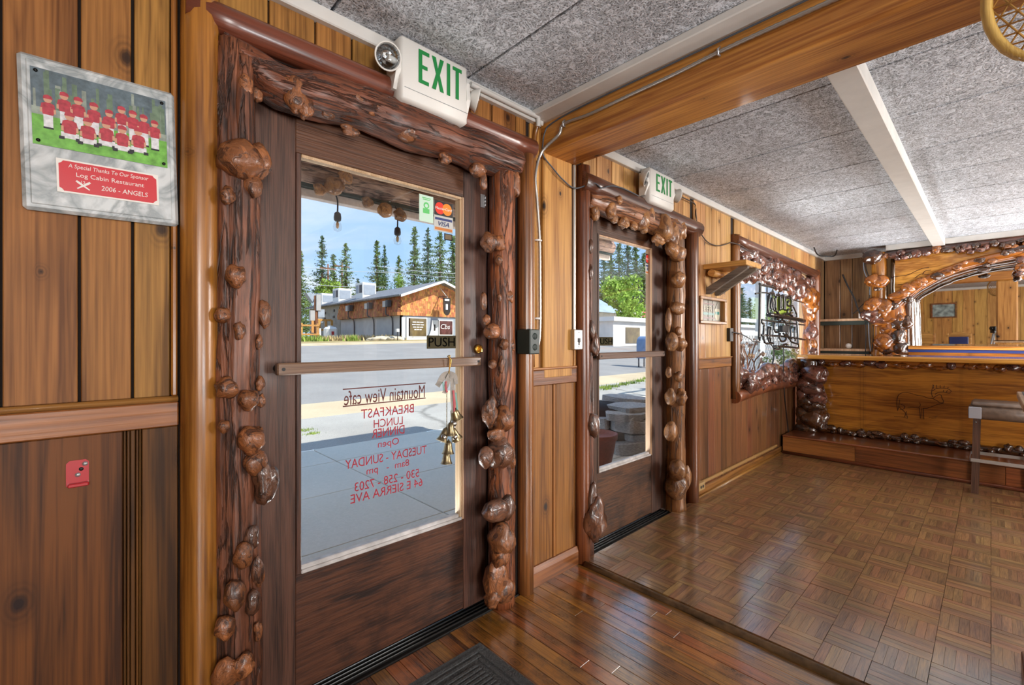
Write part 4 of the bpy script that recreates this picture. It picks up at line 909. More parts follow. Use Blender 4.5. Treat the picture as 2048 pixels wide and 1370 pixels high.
tag(tube('raceway', [(1.19, -.034, 2.297), (1.52, -.034, 2.297), (1.60, -.036, 2.297), (1.606, -.036, 2.285), (1.606, -.036, 2.25)], .011, M['white'], None, 8, 5), 'white wiring tube along the ceiling trim from the larger exit sign', 'pipe')
tag(tube('cable', [(1.658, -3.2, 2.286), (1.658, -2.0, 2.287), (1.658, -1.0, 2.286), (1.658, -.3, 2.284), (1.658, -.08, 2.27), (1.655, -.035, 2.24), (1.655, -.02, 2.18), (1.66, -.02, 2.13), (1.72, -.03, 2.08), (1.80, -.03, 2.04), (1.90, -.03, 2.02), (2.0, -.075, 2.06), (2.06, -.085, 2.045), (2.14, -.085, 2.075), (2.25, -.085, 2.09), (2.4, -.08, 2.09), (2.52, -.05, 2.10)], .004, plain('grey_cable', '4a4f57', .5), None, 6, 6), 'thin grey cable sagging from the beam across to the smaller exit sign', 'cable')
tag(tube('cable', [(2.96, -.03, 2.235), (3.2, -.03, 2.235), (3.32, -.03, 2.225), (3.335, -.03, 2.15), (3.40, -.02, 2.06), (3.55, -.02, 1.985), (3.75, -.02, 1.98), (3.93, -.02, 2.02), (4.0, -.03, 2.04), (4.12, -.065, 2.03), (4.3, -.075, 2.0)], .0045, plain('brown_cable', '3c2f28', .5), None, 6, 6), 'dark cable looping over the pale planks to the window corner', 'cable')
tag(tube('cord', [(3.325, -.03, 2.22), (3.345, -.02, 2.1), (3.335, -.02, 1.9), (3.36, -.015, 1.5), (3.36, -.015, 1.15), (3.375, -.02, 1.05), (3.375, -.02, .8), (3.37, -.02, .14)], .007, M['tancord'], None, 6, 6), 'tan cord running down the wall beside the farther door to the low outlet', 'cord')
lo = outlet_box('cream double outlet low on the wall at the foot of the tan cord', 3.36, 3.47, .065, .125, -.04, M['cream'], ())
for x in (3.40, 3.435): bm = NB(); add_lathe(bm, [(.012, 0), (.011, .002), (0, .002)], Matrix.Translation((x, -.0405, .095)) @ Matrix.Rotation(H, 4, 'X'), 14); put('receptacle', bm, M['blackplastic'], lo)
rw = empty('raceway', (3.47, -.01, .09), 'pale tan surface raceway running along the wall above the floor', 'pipe')
box('channel', (3.47, -.022, .098), (5.25, -.003, .122), M['tancord'], rw, .004)
for x in (3.85, 4.0, 4.6, 5.1): box('clip', (x, -.025, .095), (x + .012, -.003, .125), M['cream'], rw, .002)

# ---------------------------------------------------------------- small bracket shelf, beer sign
M['gold_pine'] = wood('golden_shelf_pine', 'd9a35a', '9c6a30', 'Y', .5, .1, ring=.5, knots=0, across=14); M['barnwood'] = wood('grey_barnwood', '857a6e', '4a433c', 'Y', .75, 0, ring=.2, knots=.2, across=16)
sh = empty('wall_shelf', (3.68, 0, 1.77), 'small thick pine shelf on two grey diagonal braces over the framed sign', 'shelf')
box('board', (3.52, -.32, 1.765), (3.83, -.001, 1.803), M['gold_pine'], sh, .003)
bm = NB(); add_tube(bm, [(3.545, -.055, 1.735), (3.83, -.055, 1.735)], .028, 12); put('pole', bm, M['gold_pine'], sh)
for x in (3.575, 3.745):
    bm = NB(); add_prism(bm, [(-.002, 1.575), (-.002, 1.625), (-.25, 1.764), (-.31, 1.764), (-.31, 1.748), (-.03, 1.575)], lambda y, z, xx: Vector((xx, y, z)), x, x + .035); put('brace', bm, M['barnwood'], sh)
bs = empty('framed_sign', (3.75, 0, 1.345), 'small framed stained-glass panel with lettering under the bracket shelf', 'sign')
x0, x1, z0, z1, yf = X(1402, -.06), X(1454, -.06), 1.338, 1.545, -.06
for lo, hi in (((x0, yf, z0), (x1, -.001, z0 + .022)), ((x0, yf, z1 - .022), (x1, -.001, z1)), ((x0, yf, z0 + .022), (x0 + .04, -.001, z1 - .022)), ((x1 - .04, yf, z0 + .022), (x1, -.001, z1 - .022))):
    box('frame_side', lo, hi, M['casing'], bs, .003)
M['sg_grey'] = plain('stained_grey', '8d8a80', .3, var=.2); M['sg_teal'] = plain('stained_teal', '3f7f78', .25); M['sg_red'] = plain('stained_maroon', '6d3b38', .25); M['sg_pale'] = plain('stained_pale', 'c9c4b0', .25); M['lead'] = plain('lead', '3b3a38', .5)
gx0, gx1, gz0, gz1 = x0 + .04, x1 - .04, z0 + .022, z1 - .022; gw = gx1 - gx0; gh = gz1 - gz0
box('glass_panel', (gx0, -.022, gz0), (gx1, -.015, gz1), M['sg_grey'], bs)
box('stripe', (gx0, -.024, gz0 + .30 * gh), (gx0 + gw * .7, -.021, gz0 + .42 * gh), M['sg_teal'], bs)
for z in (.16, .84): box('stripe', (gx0, -.024, gz0 + z * gh - .006), (gx0 + gw * .7, -.021, gz0 + z * gh + .006), M['sg_red'], bs)
letters('lettering', 'BEER', (gx0 + gw * .33, -.026, gz0 + .60 * gh), gw * .5, gh * .26, M['sg_pale'], bs)
bm = NB()
for k in (.2, .42, .62): add_box(bm, (gx0 + k * gw - .002, -.0245, gz0), (gx0 + k * gw + .002, -.0212, gz1))
put('leading', bm, M['lead'], bs)
bm = NB(); cx, cz = gx0 + gw * .84, gz0 + gh * .42
add_prism(bm, [(cx + gw * .13 * math.cos(a) * (1 if abs(math.sin(a)) < .98 else .5), cz + gh * .36 * math.sin(a)) for a in [k * math.pi / 8 for k in range(16)]], lambda x, z, y: Vector((x, y, z)), -.0235, -.021)
put('shield', bm, M['sg_pale'], bs)
bm = NB(); add_box(bm, (cx - gw * .09, -.0255, cz - .01), (cx + gw * .09, -.0232, cz + .012)); put('shield_band', bm, M['sg_teal'], bs)
bm = NB(); add_prism(bm, [(cx - gw * .1, cz + gh * .22), (cx, cz + gh * .52), (cx + gw * .1, cz + gh * .22)], lambda x, z, y: Vector((x, y, z)), -.0255, -.0232); put('shield_top', bm, M['sg_grey'], bs)
pb = box('power_socket', (3.985, -.03, 1.20), (4.055, -.0, 1.315), M['blackplastic'], None, .003); tag(pb, 'black wall socket below the right corner of the framed sign', 'socket')
tag(tube('cord', [(4.02, -.03, 1.28), (4.12, -.07, 1.262), (4.3, -.08, 1.22), (4.45, -.05, 1.2), (4.7, -.03, 1.19)], .005, M['blackplastic'], None, 6, 5), 'black cord from the wall socket to the tube sign in the window', 'cord')

# ---------------------------------------------------------------- unlit tube sign in the window
YN = -.03
ng = empty('neon_sign', at_y(1560, 690, YN), 'unlit tube sign on a black frame hanging in the window', 'sign')
def zz(x, y_): p = at_y(1460 + x / 7.21, 530 + y_ / 7.21, YN); return Vector((p.x, YN, p.z))
M['tubeblack'] = plain('blacked_glass_tube', '121213', .25, coat=.5); M['lime'] = plain('lime_backplate', 'a8c24a', .35, coat=.3)
def nt_(pts, r=.012, y=0.0, name='tube'):
    tube(name, [zz(*p) + Vector((0, y, 0)) for p in pts], r, M['tubeblack'], ng, 6, 4)
nt_([(420, 1095), (428, 700), (436, 310), (448, 286), (640, 326), (910, 380)], .013, name='frame'); nt_([(365, 415), (520, 400), (800, 470), (1080, 552)], .008, name='wire'); nt_([(440, 1012), (760, 1030), (1080, 1078)], .012, name='frame')
for x, a, b_ in ((565, 240, 1130), (650, 180, 1190), (730, 330, 1190), (905, 340, 1190)): nt_([(x, a), (x, b_)], .006, .02, 'wire')
nt_([(555, 700), (546, 620), (552, 500), (575, 410), (620, 400), (652, 450)]); nt_([(592, 640), (588, 560), (604, 478), (622, 560), (626, 645), (655, 650), (656, 560), (648, 470)])
nt_([(662, 500), (668, 440), (700, 425), (722, 470), (718, 660)]); nt_([(742, 650), (745, 460), (770, 440), (780, 500), (775, 650)]); nt_([(795, 660), (800, 490), (822, 458), (880, 480), (886, 668)])
nt_([(850, 520), (832, 530), (834, 585), (900, 588)]); nt_([(850, 640), (832, 645), (834, 700), (870, 690)]); nt_([(650, 645), (690, 690), (718, 735), (700, 778), (655, 775)]); nt_([(900, 585), (940, 680), (962, 765), (985, 1205)])
nt_([(760, 725), (810, 700), (860, 712), (900, 735)]); nt_([(555, 712), (800, 755), (1062, 806)], .026)
nt_([(460, 790), (462, 842), (490, 868), (490, 1112), (620, 1126)]); nt_([(460, 790), (700, 825), (1076, 864)], .010); nt_([(552, 885), (546, 1075), (580, 1112)]); nt_([(582, 890), (578, 1095)])
nt_([(640, 825), (640, 955), (700, 968)]); nt_([(718, 812), (755, 798), (790, 822), (812, 905), (816, 1010), (850, 1060), (888, 1112), (985, 1142)]); nt_([(650, 1172), (800, 1180), (985, 1198)], .014); nt_([(640, 1165), (640, 1206), (720, 1210), (722, 1165)])
nt_([(730, 1170), (800, 1140), (820, 1150)]); nt_([(720, 985), (712, 1060), (740, 1100), (790, 1090), (810, 1030), (770, 990)]); nt_([(835, 860), (840, 1060)]); nt_([(880, 880), (878, 1070)]); nt_([(930, 890), (932, 1100)])
bm = NB(); a, b_ = zz(720, 870), zz(805, 970); add_box(bm, (a.x, YN - .03, b_.z), (b_.x, YN + .01, a.z), 0, .006); put('transformer', bm, M['blackplastic'], ng)
bm = NB(); a, b_ = zz(655, 370), zz(900, 790); add_box(bm, (a.x, YN + .03, b_.z), (b_.x, YN + .034, a.z - .05), 0); put('back_plate', bm, M['lime'], ng)
for x in (615, 885): nt_([(x, 10), (x, 330)], .006, name='hanging_chain')
tag(tube('cord', [zz(570, 1130), zz(620, 1200), zz(632, 1330), zz(610, 1430), zz(600, 1500)], .008, M['blackplastic'], None, 6, 5), 'black cord hanging from the tube sign down to the window sill', 'cord')
tag(tube('cord', [zz(770, 1190), zz(772, 1400), at_y(1567, 740, -.06), at_y(1569, 790, -.06), at_y(1573, 830, -.03), at_y(1577, 868, -.03)], .006, M['blackplastic'], None, 6, 5), 'long thin black cord dropping from the tube sign to the raised step', 'cord')

# ---------------------------------------------------------------- door mat
M['mat'] = plain('charcoal_mat', '4d4f50', .95, var=.35, bump=.6, bscale=160)
mt = empty('door_mat', (.75, -.5, 0), 'charcoal ribbed door mat on the strip oak floor by the nearest door', 'mat')
mx0, mx1, my0, my1 = .25, 1.148, -.75, -.148
box('base', (mx0, my0, .0005), (mx1, my1, .007), M['mat'], mt, .003)
for lo, hi in (((mx0 + .02, my1 - .045, .006), (mx1 - .02, my1 - .028, .011)), ((mx1 - .045, my0 + .02, .006), (mx1 - .028, my1 - .045, .011)), ((mx0 + .02, my1 - .07, .006), (mx1 - .05, my1 - .055, .011)), ((mx1 - .07, my0 + .02, .006), (mx1 - .055, my1 - .075, .011))):
    box('border_rib', lo, hi, M['mat'], mt, .002)
for k in range(4):
    x1 = mx1 - .09 - .21 * k
    for j in range(2):
        y1 = my1 - .09 - .24 * j
        for i in range(9):
            if (k + j) % 2 == 0: box('rib', (x1 - .18, y1 - .02 * i - .013, .006), (x1, y1 - .02 * i, .0115), M['mat'], mt, .002)
            else: box('rib', (x1 - .02 * i - .013, y1 - .175, .006), (x1 - .02 * i, y1, .0115), M['mat'], mt, .002)
# ---------------------------------------------------------------- window with its burl surround
w1 = bpy.data.objects.new('window_1', None); COL.objects.link(w1); w1.location = (5.4, .08, WZ[0]); w1['kind'] = 'structure'
box('pane', (WN[0], .098, WZ[0]), (WN[1], .102, WZ[1]), M['glass'], w1)
for lo, hi in (((WN[0], .07, WZ[0]), (WN[0] + .05, .13, WZ[1])), ((WN[1] - .07, .07, WZ[0]), (WN[1], .13, WZ[1])), ((WN[0], .07, WZ[1] - .05), (WN[1], .13, WZ[1])), ((WN[0], .07, WZ[0]), (WN[1], .13, WZ[0] + .05))):
    box('sash', lo, hi, M['bead'], w1, .003)
wf = empty('burl_window_frame', (5.4, 0, .76), 'glossy burl branches packed round the inside of the large window', 'frame')
pts = [Vector((4.2, .03, 2.03)), Vector((4.8, .03, 1.98)), Vector((5.5, .03, 1.93)), Vector((6.2, .03, 1.86)), Vector((6.62, .03, 1.72))]
put('log', log_bm(pts, [.06, .07, .08, .09, .08], flat_y=.09), M['burl_mauve'], wf)
put('log', log_bm([Vector((6.58, .03, 1.8)), Vector((6.62, .03, 1.4)), Vector((6.56, .03, 1.1)), Vector((6.6, .03, .8))], [.08, .05, .06, .08], flat_y=.09), M['burl_amb'], wf)
put('log', log_bm([Vector((4.2, .03, .82)), Vector((5.2, .03, .80)), Vector((6.6, .03, .80))], [.06, .07, .06], flat_y=.09), M['burl_mauve'], wf)
put('log', log_bm([Vector((4.2, .05, .8)), Vector((4.22, .05, 1.4)), Vector((4.2, .05, 2.0))], [.045, .035, .045], flat_y=.09), M['log_dark'], wf)
def wb(x, z, r, mat, y=0.0, sq=1.0): burl((x, y + RND.uniform(-.02, .02), z), (r * sq, r * .75, r), mat, wf)
x = 4.26
while x < 6.6:
    f = (x - 4.2) / 2.4
    for z in (2.02, 1.93, 1.84): wb(x + RND.uniform(-.04, .04), z - .10 * f + RND.uniform(-.03, .03), RND.uniform(.05, .085), M['burl_mauve'], -.01, RND.uniform(.8, 1.5))
    x += .15
for z, r, dx, m_ in ((1.72, .13, -.16, 'burl_amb'), (1.62, .11, -.05, 'burl_amb'), (1.52, .07, -.04, 'burl_amb'), (1.38, .06, .0, 'burl_mauve'), (1.30, .09, -.03, 'burl_mauve'), (1.16, .07, .0, 'burl_amb'), (1.05, .08, -.03, 'burl_mauve'), (.95, .10, -.05, 'burl_mauve'), (1.75, .1, -.33, 'burl_amb')):
    wb(6.60 + dx, z, r, M[m_], -.02)
x = 4.27
while x < 6.6:
    wb(x, .86 + RND.uniform(-.02, .05), RND.uniform(.06, .10), M['burl_mauve'], -.02, RND.uniform(1, 1.6)); wb(x + .06, .80, RND.uniform(.05, .075), M['burl_mauve'], -.05); x += .17
for z, r in ((1.72, .10), (1.60, .07), (1.36, .06), (1.24, .07), (1.08, .11), (.98, .09)): wb(4.235, z, r, M['burl_dark'], .02, .6)  # left burls take a darker wood tone for the shade on that side

# ---------------------------------------------------------------- the bar
M['bartop'] = wood('bar_top_fir', 'd79a4c', '9c6426', 'Y', .22, 1.0, coat_rough=.06, ring=.45, knots=0, across=9, along=.5, bump=.08)
M['barpanel'] = wood('bar_front_panel', 'c5802c', '844b16', 'Y', .28, .7, coat_rough=.1, ring=.3, knots=.15, across=9, along=1.1, bump=.1)
M['archpanel'] = wood('arch_panel', 'e3a349', 'a8691f', 'Y', .25, .9, coat_rough=.08, ring=.6, knots=0, across=7, along=1.6, bump=.08)
M['step'] = wood('step_fir', '96582e', '5f331a', 'Y', .28, .8, coat_rough=.1, ring=.3, knots=.1, across=10, var=.22)
M['engrave'] = plain('burnt_line', '4a2408', .6)
SX, PX_, BT = 5.39, 5.93, 1.06
bar = empty('bar_counter', (SX, -.03, 0), 'varnished wooden bar with carved elk front panel and raised plank step', 'bar')
yy = -.03; i = 0
for ln in (.62, .98, .9, 1.1, 1.0):
    box('plank', (SX, yy - ln + .001, .035), (SX + .03, yy - .001, .19), M['step'], bar, .002); yy -= ln
box('step_core', (SX + .03, -4.6, 0), (PX_ + .1, -.03, .19), M['dark'], bar)
box('step_top', (SX - .018, -4.6, .188), (PX_ + .02, -.03, .208), M['step'], bar, .006)
bm = NB(); add_tube(bm, [(SX - .008, -.03, .026), (SX - .008, -4.6, .026)], .018, 8); put('base_molding', bm, M['step'], bar)
box('front_panel', (PX_, -4.6, .205), (PX_ + .03, -.02, 1.0), M['barpanel'], bar)
bm = NB(); outline = [(SX, -4.6), (SX, -.26), (SX + .06, -.15), (PX_ + .14, -.13), (PX_ + .14, -4.6)]
add_prism(bm, outline, lambda x, y, z: Vector((x, y, z)), 1.016, BT); o = put('counter_top', bm, M['bartop'], bar)
m_ = o.modifiers.new('edge', 'BEVEL'); m_.width = .012; m_.segments = 3
def bb(u, v, ru, rv, x, mat, par, flat=.9, seed=None):
    c = at_x(u, v, x); k = (c - CAM).dot(FWD) / F; return burl(c, (min(ru, rv) * flat * k, ru * k, rv * k), mat, par, seed)
pil = [Vector((5.86, -.18, .2)), Vector((5.86, -.19, .6)), Vector((5.86, -.17, 1.0))]
put('pillar_log', log_bm(pil, [.10, .075, .09]), M['burl_blk'], bar)
for u, v, ru, rv in ((1628, 750, 24, 20), (1640, 744, 16, 14), (1610, 768, 15, 14), (1625, 776, 22, 16), (1606, 788, 12, 12), (1636, 795, 18, 18), (1612, 803, 16, 14), (1630, 812, 22, 20), (1612, 825, 18, 16), (1628, 838, 26, 22), (1606, 840, 14, 18), (1640, 850, 14, 14), (1614, 858, 22, 14)):
    bb(u, v, ru, rv, 5.80, M['burl_blk'] if v > 800 else M['burl_mauve'], bar)
put('foot_log', log_bm([Vector((5.87, -.25, .235)), Vector((5.87, -1.6, .235)), Vector((5.87, -3.2, .235))], [.028, .03, .03], seg=14), M['burl_blk'], bar)
yy = -.30
while yy > -2.3:
    burl((5.855 + RND.uniform(-.02, .03), yy, .245 + RND.uniform(-.015, .025)), (.03, RND.uniform(.03, .055), RND.uniform(.024, .042)), M['burl_blk'], bar)
    if RND.random() < .6: burl((5.84 + RND.uniform(-.02, .02), yy - .02, .226), (.03, RND.uniform(.025, .04), .022), M['burl_blk'], bar)
    yy -= RND.uniform(.055, .085)
put('rim_log', log_bm([Vector((5.88, -.2, .985)), Vector((5.88, -1.6, .98)), Vector((5.88, -3.2, .985))], [.035, .035, .035], seg=14), M['burl_amb'], bar)
yy = -.28
while yy > -2.3:
    burl((5.86, yy, .965 + RND.uniform(-.02, .012)), (.035, RND.uniform(.035, .07), RND.uniform(.025, .045)), M['burl_amb'] if RND.random() < .55 else M['burl_mauve'], bar); yy -= RND.uniform(.07, .12)
# elk outline burnt into the panel
def el(pts, r=.0028):
    P = [at_x(1540 + x / 4.03, 690 + y / 4.03, PX_ - .001) for x, y in pts]; bm = NB(); add_tube(bm, smooth_path(P, 3), r, 5); put('carved_line', bm, M['engrave'], bar)
el([(1030, 530), (1022, 470), (1028, 420), (1045, 395), (1080, 382), (1130, 388), (1175, 402), (1230, 412), (1275, 428), (1310, 432)]); el([(1310, 432), (1345, 448), (1370, 466), (1400, 460), (1385, 425), (1380, 405), (1360, 402), (1335, 412), (1318, 428)])
el([(1310, 420), (1302, 385), (1308, 350), (1320, 322)]); el([(1308, 372), (1340, 352), (1390, 348), (1440, 356), (1462, 372)]); el([(1330, 400), (1350, 385), (1400, 380), (1445, 388), (1462, 372)])
for a, b_ in (((1320, 352), (1312, 318)), ((1345, 350), (1340, 322)), ((1372, 348), (1372, 325)), ((1400, 350), (1405, 328)), ((1428, 354), (1438, 338)), ((1395, 380), (1400, 362)), ((1420, 384), (1430, 364))): el([a, b_], .0024)
el([(1400, 468), (1350, 480), (1310, 495), (1265, 510), (1235, 510)]); el([(1235, 510), (1238, 560), (1240, 598)]); el([(1205, 508), (1210, 560), (1212, 592)]); el([(1222, 512), (1225, 595)], .002); el([(1200, 508), (1150, 500), (1110, 502)])
el([(1040, 500), (1075, 530), (1100, 560), (1108, 588)]); el([(1055, 480), (1085, 492), (1078, 515), (1048, 520)]); el([(1100, 535), (1092, 560), (1085, 580)]); el([(1205, 465), (1212, 485), (1198, 505)], .002); el([(1045, 440), (1040, 480), (1032, 520)])
el([(1000, 575), (1060, 580), (1110, 592)], .002); el([(1280, 585), (1320, 578), (1350, 572)], .002); el([(1300, 590), (1340, 588)], .002)

# ---------------------------------------------------------------- back bar: column, arch, mirror, counter
AX = 6.90
bk = empty('back_bar_arch', (AX, -.75, 0), 'carved burl arch with amber wood panel above the bar mirror', 'arch')
def axp(u, v, x=AX): return at_x(u, v, x)
arch_px = [(1790, 612), (1812, 592), (1835, 574), (1872, 553), (1905, 539), (1940, 528), (1975, 520), (2010, 513), (2048, 506)]
arc = [axp(*p) for p in arch_px]; topz = 2.262
e = arc[-1]; ext = [Vector((AX, e.y - .25, e.z + .02)), Vector((AX, e.y - .6, e.z + .03)), Vector((AX, e.y - 1.0, e.z + .01)), Vector((AX, e.y - 1.5, e.z - .12)), Vector((AX, e.y - 1.9, e.z - .36))]
full = smooth_path(arc + ext, 4); bm = NB()
poly = [(p.y, p.z) for p in full]; a = [[bm.verts.new((AX + d, y_, z_)) for y_, z_ in poly] for d in (0, .05)]; b_ = [[bm.verts.new((AX + d, y_, topz)) for y_, z_ in poly] for d in (0, .05)]
for i in range(len(poly) - 1):
    bm.faces.new((a[0][i], a[0][i + 1], b_[0][i + 1], b_[0][i])); bm.faces.new((a[1][i], b_[1][i], b_[1][i + 1], a[1][i + 1])); bm.faces.new((a[0][i], a[1][i], a[1][i + 1], a[0][i + 1])); bm.faces.new((b_[0][i], b_[0][i + 1], b_[1][i + 1], b_[1][i]))
put('panel', bm, M['archpanel'], bk)
put('rim_log', log_bm([p + Vector((-.03, 0, 0)) for p in arc + ext], [.075, .06, .055, .055, .05, .05, .05, .055, .055] + [.05] * 5, seg=18, sub=4), M['burl_amb'], bk)
put('rim_log', log_bm([p + Vector((.075, 0, -.03)) for p in arc + ext], [.06] * 14, seg=14, sub=4, amp=.3), M['burl_blk'], bk)
cy = axp(1757, 600).y
put('column_log', log_bm([Vector((AX - .02, axp(1758, 600).y, .0)), Vector((AX - .02, axp(1758, 600).y, 1.4)), Vector((AX - .02, axp(1759, 560).y, 2.25))], [.075, .07, .07]), M['log_amb'], bk)
put('column_log', log_bm([Vector((AX - .01, axp(1790, 650).y, 0)), Vector((AX - .01, axp(1790, 650).y, 1.2)), Vector((AX, axp(1787, 610).y, 1.66))], [.115, .11, .09]), M['burl_amb'], bk)
put('column_log', log_bm([Vector((AX + .08, axp(1812, 650).y, 0)), Vector((AX + .08, axp(1812, 650).y, 1.3)), Vector((AX + .08, axp(1812, 600).y, 1.72))], [.085, .09, .07]), M['burl_blk'], bk)
box('edge_strip', (AX - .03, axp(1766, 540).y - .02, 1.7), (AX + .01, axp(1766, 540).y + .005, 2.24), M['step'], bk, .004)
am, ab = M['burl_amb'], M['burl_blk']
for u, v, ru, rv, m_ in ((1746, 515, 17, 15, ab), (1746, 561, 14, 13, am), (1762, 563, 14, 13, am), (1756, 578, 7, 6, ab), (1745, 612, 15, 17, am), (1752, 608, 15, 14, am), (1771, 614, 14, 16, am), (1764, 628, 12, 12, am), (1744, 632, 18, 15, M['burl_mauve']), (1758, 640, 14, 10, M['burl_mauve']), (1779, 640, 18, 9, am), (1800, 638, 10, 12, am), (1768, 648, 18, 10, am), (1796, 650, 16, 12, ab), (1812, 645, 12, 14, ab),
                         (1782, 660, 20, 9, am), (1770, 683, 18, 17, am), (1765, 690, 16, 14, am), (1795, 675, 14, 18, ab), (1780, 702, 22, 10, ab), (1800, 697, 14, 14, ab), (1797, 593, 17, 10, am), (1806, 588, 12, 9, am), (1785, 612, 10, 10, ab), (1815, 577, 12, 10, am), (1813, 571, 7, 6, am), (1835, 568, 14, 8, am), (1843, 562, 10, 8, am),
                         (1875, 552, 11, 8, ab), (1895, 545, 10, 7, am), (1914, 536, 9, 7, am), (1930, 525, 5, 5, am), (1960, 521, 9, 6, ab), (1985, 522, 8, 6, am), (2010, 506, 7, 7, ab), (2020, 503, 8, 6, ab), (2036, 498, 10, 6, ab), (2046, 495, 8, 6, ab), (1972, 530, 6, 5, ab), (1972, 541, 4, 3, ab), (1968, 540, 10, 5, ab), (2042, 520, 8, 8, M['burl_mauve']), (2044, 535, 10, 10, am), (2042, 545, 8, 7, M['burl_mauve']), (1815, 600, 10, 8, ab)):
    bb(u, v, ru, rv, AX - .07, m_, bk)
yy = axp(1772, 505).y
while yy > -3.2:
    burl((AX - .05, yy, 2.20 + RND.uniform(-.03, .02)), (.04, RND.uniform(.03, .06), RND.uniform(.03, .05)), RND.choice((am, M['burl_mauve'], ab)), bk)
    if RND.random() < .5: burl((AX - .06, yy - .03, 2.155 + RND.uniform(-.01, .02)), (.035, RND.uniform(.03, .045), .028), RND.choice((am, M['burl_mauve'])), bk)
    yy -= RND.uniform(.05, .09)
put('top_log', log_bm([Vector((AX - .02, axp(1765, 505).y, 2.22)), Vector((AX - .02, -1.8, 2.22)), Vector((AX - .02, -3.3, 2.22))], [.04, .045, .04], seg=14), M['burl_mauve'], bk)
for pts in ([(1782, 555), (1800, 552), (1815, 550), (1830, 543), (1845, 537), (1858, 535)], [(1772, 600), (1785, 596), (1798, 592)], [(1830, 556), (1842, 548), (1855, 549), (1870, 546)], [(1845, 549), (1850, 542), (1862, 540)], [(1795, 570), (1805, 568)]):
    bm = NB(); add_tube(bm, smooth_path([axp(*p) + Vector((-.001, 0, 0)) for p in pts], 3), .0035, 5); put('carved_line', bm, M['engrave'], bk)
mm, t, b = newmat('mirror_silver'); setp(b, Base_Color=(.92, .92, .9, 1), Metallic=1.0, Roughness=.015); M['mirror'] = mm
mr = box('bar_mirror', (0, -2.0, -.55), (.01, 0, .55), M['mirror'], None); mr.location = (7.245, -1.9, 1.66); mr.rotation_euler = (0, math.radians(-1.0), math.radians(.19)); tag(mr, 'wide wall mirror behind the bar under the burl arch', 'mirror')
for v in mr.data.vertices: v.co.y *= 1.2
bc = empty('back_counter', (7.0, -2, 0), 'back counter with golden edge and dark bottle rail below the bar mirror', 'counter')
box('counter_top', (6.80, -4.6, 1.108), (7.235, -.90, 1.148), M['bartop'], bc, .005); box('bottle_rail', (6.815, -4.6, 1.075), (6.86, -.90, 1.107), M['st_blue'], bc, .004); box('front', (6.86, -4.6, 0), (6.88, -.90, 1.107), M['barpanel'], bc)

# ---------------------------------------------------------------- corner shelves, wires
cs = empty('corner_shelf', (7.05, -.3, 1.08), 'two pale corner shelves on the grey-brown wall beside the burl column', 'shelf')
for z in (1.448, 1.075):
    bm = NB(); add_prism(bm, [(6.86, -.012), (6.86, -.50), (6.90, -.545), (7.273, -.545), (7.273, -.012)], lambda x, y, d: Vector((x, y, d)), z, z + .028); put('board', bm, M['bead'], cs)
    box('ledger', (6.89, -.54, z - .05), (6.915, -.012, z), M['greenplate'], cs, .003)
box('upright', (6.89, -.06, 1.103), (7.0, -.035, 1.398), M['plank_end'], cs, .003)
wk = plain('black_wire', '17181a', .45); wg = plain('grey_wire', '7d8794', .45)
def wire(label, pts, r, mat, x=6.83): tag(tube('wire', [at_x(u, v, x) for u, v in pts], r, mat, None, 6, 5), label, 'wire')
wire('stiff black curved wire standing up from the upper corner shelf', [(1685, 549), (1697, 575), (1708, 595), (1715, 615), (1722, 630), (1731, 641)], .009, wk)
wire('short black wire crossing the tall curved wire', [(1706, 628), (1715, 620), (1727, 607)], .005, wk)
for k, (pts, m_) in enumerate((([(1726, 505), (1730, 530), (1738, 560), (1738, 600), (1734, 615), (1742, 640)], wk), ([(1727, 508), (1728, 540), (1738, 565), (1740, 590)], wg), ([(1731, 645), (1732, 670), (1731, 703)], wk), ([(1737, 645), (1738, 675), (1741, 703)], wg), ([(1746, 650), (1746, 680), (1744, 703)], wk))):
    wire(('black wire dangling from the ceiling beside the burl column', 'grey wire hanging close beside the top of the burl column', 'black wire leftmost of three below the upper corner shelf', 'grey wire in the middle of three below the upper corner shelf', 'black wire rightmost of three below the upper corner shelf')[k], pts, .0055, m_)
pw_ = empty('power_strip', at_x(1728, 632, 6.95), 'white multi-socket with plugs by the burl column above the upper shelf', 'power strip')
c = at_x(1727, 632, 6.86); bm = NB(); add_box(bm, c + Vector((0, -.05, -.04)), c + Vector((.05, .05, .045)), 0, .012); put('body', bm, M['whitep'], pw_)
for dy, dz in ((.02, .01), (-.02, -.02)): bm = NB(); add_box(bm, c + Vector((-.035, dy - .012, dz - .012)), c + Vector((.002, dy + .012, dz + .012)), 0, .004); put('plug', bm, wk, pw_)
c = at_x(1697, 694, 6.98); o = bm = NB(); bmesh.ops.create_icosphere(bm, subdivisions=2, radius=.035, matrix=Matrix.Translation((c.x, c.y, 1.137))); o = put('cord_bundle', bm, M['whitep'], None, True); tag(o, 'small white cord bundle resting on the lower corner shelf', 'bundle')
tag(tube('wire', [at_z(1628, 495, 2.30), at_z(1634, 508, 2.27), at_z(1645, 512, 2.262), at_z(1668, 512, 2.262), at_z(1674, 500, 2.30)], .007, wk, None, 6, 5), 'black wire loop hanging at the ceiling corner over the bar end', 'wire')

